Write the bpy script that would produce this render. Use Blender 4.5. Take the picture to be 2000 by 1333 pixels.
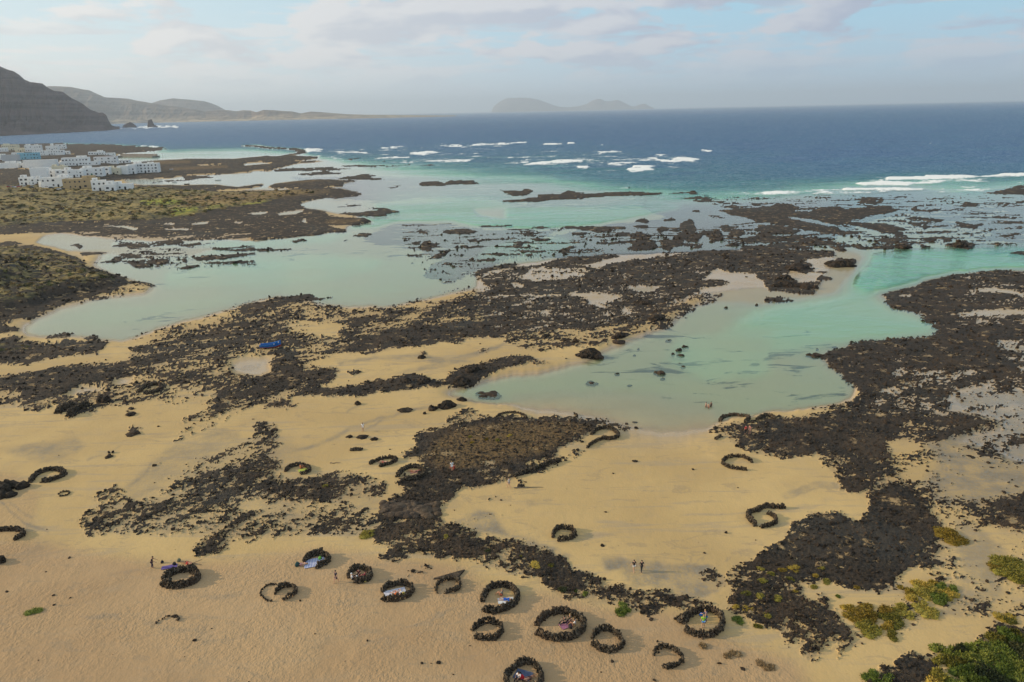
import bpy, math, random
import numpy as np
from mathutils import Vector, Matrix
for o in list(bpy.data.objects): bpy.data.objects.remove(o)
scene = bpy.context.scene
rad = math.radians
# ------------------------------------------------------------------ camera
H = 56.0; F = 1450.0; PITCH = rad(17.24); ROLL = rad(-1.22)
r0 = np.array([1., 0, 0]); f0 = np.array([0, math.cos(PITCH), -math.sin(PITCH)]); u0 = np.array([0, math.sin(PITCH), math.cos(PITCH)])
RT = r0*math.cos(ROLL) + u0*math.sin(ROLL); UP = -r0*math.sin(ROLL) + u0*math.cos(ROLL)
cam = bpy.data.cameras.new('camera'); co = bpy.data.objects.new('camera', cam); scene.collection.objects.link(co)
cam.sensor_width = 36; cam.lens = 36*F/2000; cam.clip_start = 1; cam.clip_end = 90000
co.matrix_world = Matrix(((RT[0], UP[0], -f0[0], 0), (RT[1], UP[1], -f0[1], 0), (RT[2], UP[2], -f0[2], H), (0, 0, 0, 1)))
scene.camera = co
# ------------------------------------------------------------------ sun, sky, exposure
SUN_EL = 19.0; SUN_DIR = Vector((-1.0, 0.03, 0)).normalized()      # towards the sun, seen from above
sd = Vector((SUN_DIR.x*math.cos(rad(SUN_EL)), SUN_DIR.y*math.cos(rad(SUN_EL)), math.sin(rad(SUN_EL))))
sl = bpy.data.lights.new('sun', 'SUN'); sl.energy = 4.2; sl.angle = rad(1.2); sl.color = (1.0, 0.81, 0.54)
so = bpy.data.objects.new('sun', sl); so.rotation_euler = sd.to_track_quat('Z', 'Y').to_euler(); scene.collection.objects.link(so)
scene.view_settings.view_transform = 'Standard'; scene.view_settings.look = 'None'
scene.view_settings.exposure = 0.0; scene.view_settings.gamma = 1.0
try: scene.view_settings.use_curve_mapping = False
except Exception: pass
scene.cycles.max_bounces = 6; scene.cycles.diffuse_bounces = 2; scene.cycles.glossy_bounces = 2
scene.cycles.transparent_max_bounces = 12; scene.cycles.volume_bounces = 0; scene.cycles.transmission_bounces = 2

class NT:
    """small helper to write node trees"""
    def __init__(s, tree): s.t = tree; s.n = tree.nodes; s.l = tree.links
    def node(s, typ, ins=None, **props):
        n = s.n.new(typ)
        for k, v in props.items(): setattr(n, k, v)
        for k, v in (ins or {}).items():
            if isinstance(v, bpy.types.NodeSocket): s.l.new(v, n.inputs[k])
            else: n.inputs[k].default_value = v
        return n
    def math(s, op, a, b=0.0, c=None, clamp=False):
        d = {0: a, 1: b}
        if c is not None: d[2] = c
        return s.node('ShaderNodeMath', d, operation=op, use_clamp=clamp).outputs[0]
    def mix(s, fac, a, b, bt='MIX'):
        n = s.node('ShaderNodeMix', {0: fac}, data_type='RGBA', blend_type=bt)
        for i, v in ((6, a), (7, b)):
            if isinstance(v, bpy.types.NodeSocket): s.l.new(v, n.inputs[i])
            else: n.inputs[i].default_value = (*v[:3], 1)
        return n.outputs[2]
    def noise(s, vec, scale, detail=4, rough=.55, dist=0.0):
        return s.node('ShaderNodeTexNoise', {'Vector': vec, 'Scale': scale, 'Detail': detail, 'Roughness': rough, 'Distortion': dist}).outputs[0]
    def ss(s, v, a, b, lo=0.0, hi=1.0):
        return s.node('ShaderNodeMapRange', {0: v, 1: a, 2: b, 3: lo, 4: hi}, interpolation_type='SMOOTHSTEP').outputs[0]
    def ramp(s, v, stops):
        n = s.node('ShaderNodeValToRGB', {0: v}); e = n.color_ramp.elements
        while len(e) < len(stops): e.new(0.5)
        for i, (p, c) in enumerate(stops): e[i].position = p; e[i].color = (*c[:3], 1)
        return n.outputs[0]
    def scalev(s, vec, sc):
        return s.node('ShaderNodeVectorMath', {0: vec, 1: sc}, operation='MULTIPLY').outputs[0]

world = bpy.data.worlds.new('World'); scene.world = world; world.use_nodes = True
w = NT(world.node_tree); w.n.clear()
geo = w.node('ShaderNodeNewGeometry'); tc = w.node('ShaderNodeTexCoord')
D = tc.outputs['Generated']
sky = w.node('ShaderNodeTexSky', sky_type='NISHITA', sun_disc=False, sun_elevation=rad(SUN_EL), sun_rotation=math.atan2(SUN_DIR.x, SUN_DIR.y), altitude=50, air_density=1.0, dust_density=1.5, ozone_density=1.0)
sep = w.node('ShaderNodeSeparateXYZ', {0: D}); dx, dy, dz = sep.outputs
zz = w.math('MAXIMUM', dz, 0.0)
side = w.ss(dx, -0.75, 0.45, 1.0, 0.0)                     # 1 towards the sun
# clouds: soft puffs in layers that flatten towards the horizon
sq = w.math('POWER', w.math('MAXIMUM', dz, 0.0001), .72)
cv = w.node('ShaderNodeCombineXYZ', {0: dx, 1: dy, 2: w.math('MULTIPLY', sq, 2.3)}).outputs[0]
n1 = w.noise(w.scalev(cv, (1, 1, 1)), 8.5, 7, .55, .15)
n2 = w.noise(w.scalev(cv, (1, 1, 1.5)), 2.1, 3, .5)
n3 = w.noise(w.scalev(cv, (1, 1, 3.2)), 5.5, 6, .55, .3)
cov = w.math('ADD', w.math('MULTIPLY', n1, .72), w.math('MULTIPLY', n2, .5))
mask = w.ss(cov, 0.57, 0.64)
mask2 = w.math('MULTIPLY', w.ss(n3, .485, .60), .75)
mask = w.math('MAXIMUM', mask, mask2)
low = w.ss(zz, 0.01, 0.075)
mask = w.math('MULTIPLY', mask, low)
n1u = w.noise(w.node('ShaderNodeVectorMath', {0: cv, 1: (-.03, 0, .035)}, operation='ADD').outputs[0], 8.5, 3, .5, .15)
thick = w.ss(w.math('SUBTRACT', n1u, w.math('MULTIPLY', n1, .55)), .16, .32)
lit = w.mix(side, (5.6, 5.6, 6.1), (8.3, 8.0, 7.6)); shd = w.mix(side, (4.0, 4.25, 5.3), (6.9, 6.9, 6.8))
ccol = w.mix(thick, lit, shd)
hor = w.ss(zz, 0.0, .14)
veil = w.mix(hor, w.mix(side, (4.3, 5.9, 7.5), (8.8, 8.8, 8.5)), w.mix(side, (3.5, 6.2, 7.9), (6.7, 8.0, 8.4)))
skyv = w.mix(.82, sky.outputs[0], veil)
col = w.mix(w.math('MULTIPLY', mask, .85), skyv, ccol)
bg = w.node('ShaderNodeBackground', {0: col, 1: 0.115})
out = w.node('ShaderNodeOutputWorld', {0: bg.outputs[0]})

# ------------------------------------------------------------------ pixel <-> ground helpers (used to survey where things stand)
HPI = 0.0
def ray(px, py):
    d = f0 + RT*((px-1000.)/F) + UP*((666.5-py)/F); return d/np.linalg.norm(d)
def ground(px, py, z=0.0):
    d = ray(px, py); t = (z-H)/d[2]; return Vector((d[0]*t, d[1]*t, z))
def at_dist(px, py, dist):
    """point on the ray of (px,py) at horizontal distance dist"""
    d = ray(px, py); t = dist/math.hypot(d[0], d[1]); return Vector((d[0]*t, d[1]*t, H+d[2]*t))
def proj(x, y, z=0.0):
    vx, vy, vz = x, y, z-H
    dep = vy*f0[1]+vz*f0[2]+vx*f0[0]; dep = np.maximum(dep, 1e-3)
    return 1000+F*(vx*RT[0]+vy*RT[1]+vz*RT[2])/dep, 666.5-F*(vx*UP[0]+vy*UP[1]+vz*UP[2])/dep

# ------------------------------------------------------------------ numpy noise
def _hash(ix, iy, seed):
    h = (ix.astype(np.int64)*374761393 + iy.astype(np.int64)*668265263 + seed*1442695041) & 0xffffffff
    h = ((h ^ (h >> 13))*1274126177) & 0xffffffff
    return (h ^ (h >> 16)) & 0xffffffff
def pn(x, y, seed=0):
    ix = np.floor(x); iy = np.floor(y); fx = x-ix; fy = y-iy
    ux = fx*fx*fx*(fx*(fx*6-15)+10); uy = fy*fy*fy*(fy*(fy*6-15)+10)
    def g(ox, oy):
        a = _hash(ix+ox, iy+oy, seed)*(2*math.pi/4294967296.0)
        return np.cos(a)*(fx-ox)+np.sin(a)*(fy-oy)
    a = g(0, 0); b = g(1, 0); c = g(0, 1); d = g(1, 1)
    return (a+(b-a)*ux+(c-a)*uy+(a-b-c+d)*ux*uy)*1.5
def fbm(x, y, octv=4, gain=.5, seed=0):
    s = 0; a = 1; t = 0
    for i in range(octv):
        s = s + a*pn(x*2**i+17.3*i, y*2**i-9.1*i, seed+i); t += a; a *= gain
    return s/t*1.35
def sstep(v, a, b):
    t = np.clip((v-a)/(b-a), 0, 1); return t*t*(3-2*t)

# ------------------------------------------------------------------ object helpers
C = scene.collection
def tag(o, label=None, cat=None, group=None, kind=None):
    if label: o['label'] = label
    if cat: o['category'] = cat
    if group: o['group'] = group
    if kind: o['kind'] = kind
    return o
def link(name, data, parent=None, loc=None):
    o = bpy.data.objects.new(name, data); C.objects.link(o)
    if parent: o.parent = parent
    if loc is not None: o.location = loc
    return o
def empty(name, loc, rz=0.0, **kw):
    o = link(name, None, loc=loc); o.rotation_euler = (0, 0, rz); o.empty_display_size = .5
    return tag(o, **kw)
def mesh_np(name, V, Fc, mats=(), smooth=False):
    """V (n,3); Fc list of int arrays (m,k) of equal k, or one array"""
    me = bpy.data.meshes.new(name)
    if isinstance(Fc, np.ndarray): Fc = [Fc]
    Fc = [np.asarray(f, dtype=np.int32) for f in Fc if len(f)]
    nl = sum(f.size for f in Fc); nf = sum(len(f) for f in Fc)
    me.vertices.add(len(V)); me.vertices.foreach_set('co', np.asarray(V, dtype=np.float32).ravel())
    me.loops.add(nl); me.loops.foreach_set('vertex_index', np.concatenate([f.ravel() for f in Fc]))
    tot = np.concatenate([np.full(len(f), f.shape[1], np.int32) for f in Fc]); st = np.concatenate([[0], np.cumsum(tot)[:-1]]).astype(np.int32)
    me.polygons.add(nf); me.polygons.foreach_set('loop_start', st)
    try: me.polygons.foreach_set('loop_total', tot)
    except Exception: pass
    me.polygons.foreach_set('use_smooth', np.full(nf, smooth))
    for m in mats: me.materials.append(m)
    me.update(calc_edges=True); me.validate(clean_customdata=False) if False else None
    return me
def attr(me, name, arr):
    if arr.ndim == 1:
        a = me.attributes.new(name, 'FLOAT', 'POINT'); a.data.foreach_set('value', arr.astype(np.float32))
    else:
        a = me.attributes.new(name, 'FLOAT_COLOR', 'POINT'); a.data.foreach_set('color', arr.astype(np.float32).ravel())
class MB:
    """collects simple shapes, builds one mesh"""
    def __init__(s): s.v = []; s.f = []; s.m = []
    def add(s, vs, fs, mi=0):
        b = len(s.v); s.v += [tuple(v) for v in vs]; s.f += [tuple(i+b for i in f) for f in fs]; s.m += [mi]*len(fs)
    def box(s, x0, y0, z0, x1, y1, z1, mi=0):
        s.add([(x0,y0,z0),(x1,y0,z0),(x1,y1,z0),(x0,y1,z0),(x0,y0,z1),(x1,y0,z1),(x1,y1,z1),(x0,y1,z1)],
              [(0,3,2,1),(4,5,6,7),(0,1,5,4),(1,2,6,5),(2,3,7,6),(3,0,4,7)], mi)
    def prism(s, poly, z0, z1, mi=0, top=None):
        n = len(poly); top = top or poly
        s.add([(x,y,z0) for x,y in poly]+[(x,y,z1) for x,y in top], [tuple(range(n-1,-1,-1)), tuple(range(n,2*n))]+[(i,(i+1)%n,(i+1)%n+n,i+n) for i in range(n)], mi)
    def cyl(s, c, r, h, n=10, r2=None, mi=0):
        r2 = r if r2 is None else r2
        a = [(math.cos(2*math.pi*i/n), math.sin(2*math.pi*i/n)) for i in range(n)]
        s.add([(c[0]+r*x,c[1]+r*y,c[2]) for x,y in a]+[(c[0]+r2*x,c[1]+r2*y,c[2]+h) for x,y in a],
              [tuple(range(n-1,-1,-1)), tuple(range(n,2*n))]+[(i,(i+1)%n,(i+1)%n+n,i+n) for i in range(n)], mi)
    def loft(s, rings, mi=0, caps=True):
        n = len(rings[0]); vs = [p for r in rings for p in r]; fs = []
        for j in range(len(rings)-1):
            for i in range(n): fs.append((j*n+i, j*n+(i+1)%n, (j+1)*n+(i+1)%n, (j+1)*n+i))
        if caps: fs += [tuple(range(n-1,-1,-1)), tuple((len(rings)-1)*n+i for i in range(n))]
        s.add(vs, fs, mi)
    def mesh(s, name, mats, smooth=False):
        me = bpy.data.meshes.new(name); me.from_pydata(s.v, [], s.f)
        for m in (mats if isinstance(mats, (list, tuple)) else [mats]): me.materials.append(m)
        me.polygons.foreach_set('material_index', s.m)
        if smooth: me.polygons.foreach_set('use_smooth', [True]*len(s.f))
        me.update(); return me
    def build(s, name, mats, parent=None, loc=None, smooth=False): return link(name, s.mesh(name, mats, smooth), parent, loc)

# ------------------------------------------------------------------ materials
def new_mat(name):
    m = bpy.data.materials.new(name); m.use_nodes = True; m.node_tree.nodes.clear(); return m, NT(m.node_tree)
def simple(name, c, rough=.8, var=.15, scale=8.0, spec=.3, bump=0.0, bscale=30.0, metal=0.0):
    m, t = new_mat(name); g = t.node('ShaderNodeTexCoord').outputs['Object']
    n = t.noise(g, scale, 4, .6)
    col = t.mix(t.ss(n, .3, .7), tuple(v*(1-var) for v in c), tuple(min(1, v*(1+var)) for v in c))
    p = t.node('ShaderNodeBsdfPrincipled', {'Base Color': col, 'Roughness': rough, 'Specular IOR Level': spec, 'Metallic': metal})
    if bump:
        b = t.node('ShaderNodeBump', {'Height': t.noise(g, bscale, 4), 'Strength': .6, 'Distance': bump}); t.l.new(b.outputs[0], p.inputs['Normal'])
    t.node('ShaderNodeOutputMaterial', {0: p.outputs[0]}); return m
def stone_mat(name, dark, light, scale=3.0, brown=(.09, .06, .04)):
    m, t = new_mat(name); g = t.node('ShaderNodeNewGeometry').outputs['Position']
    oi = t.node('ShaderNodeObjectInfo').outputs['Random']
    n = t.noise(g, scale, 5, .65); n2 = t.noise(g, scale*.35, 3, .5); n3 = t.noise(g, scale*5, 3, .6)
    col = t.mix(t.ss(n, .42, .66), dark, light)
    col = t.mix(t.math('MULTIPLY', t.ss(n2, .5, .7), .6), col, brown)
    col = t.mix(t.math('MULTIPLY', t.ss(n3, .62, .72), .45), col, tuple(min(1, v*2.6) for v in light))
    col = t.mix(t.math('MULTIPLY', oi, .35), col, dark)
    col = t.mix(t.ss(t.noise(g, .11, 4, .6), .5, .66, 0, .6), col, t.mix(n, tuple(v*.6 for v in brown), brown))
    b = t.node('ShaderNodeBump', {'Height': n3, 'Strength': .7, 'Distance': .05})
    p = t.node('ShaderNodeBsdfPrincipled', {'Base Color': col, 'Roughness': .92, 'Specular IOR Level': .15, 'Normal': b.outputs[0]})
    t.node('ShaderNodeOutputMaterial', {0: p.outputs[0]}); return m
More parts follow.
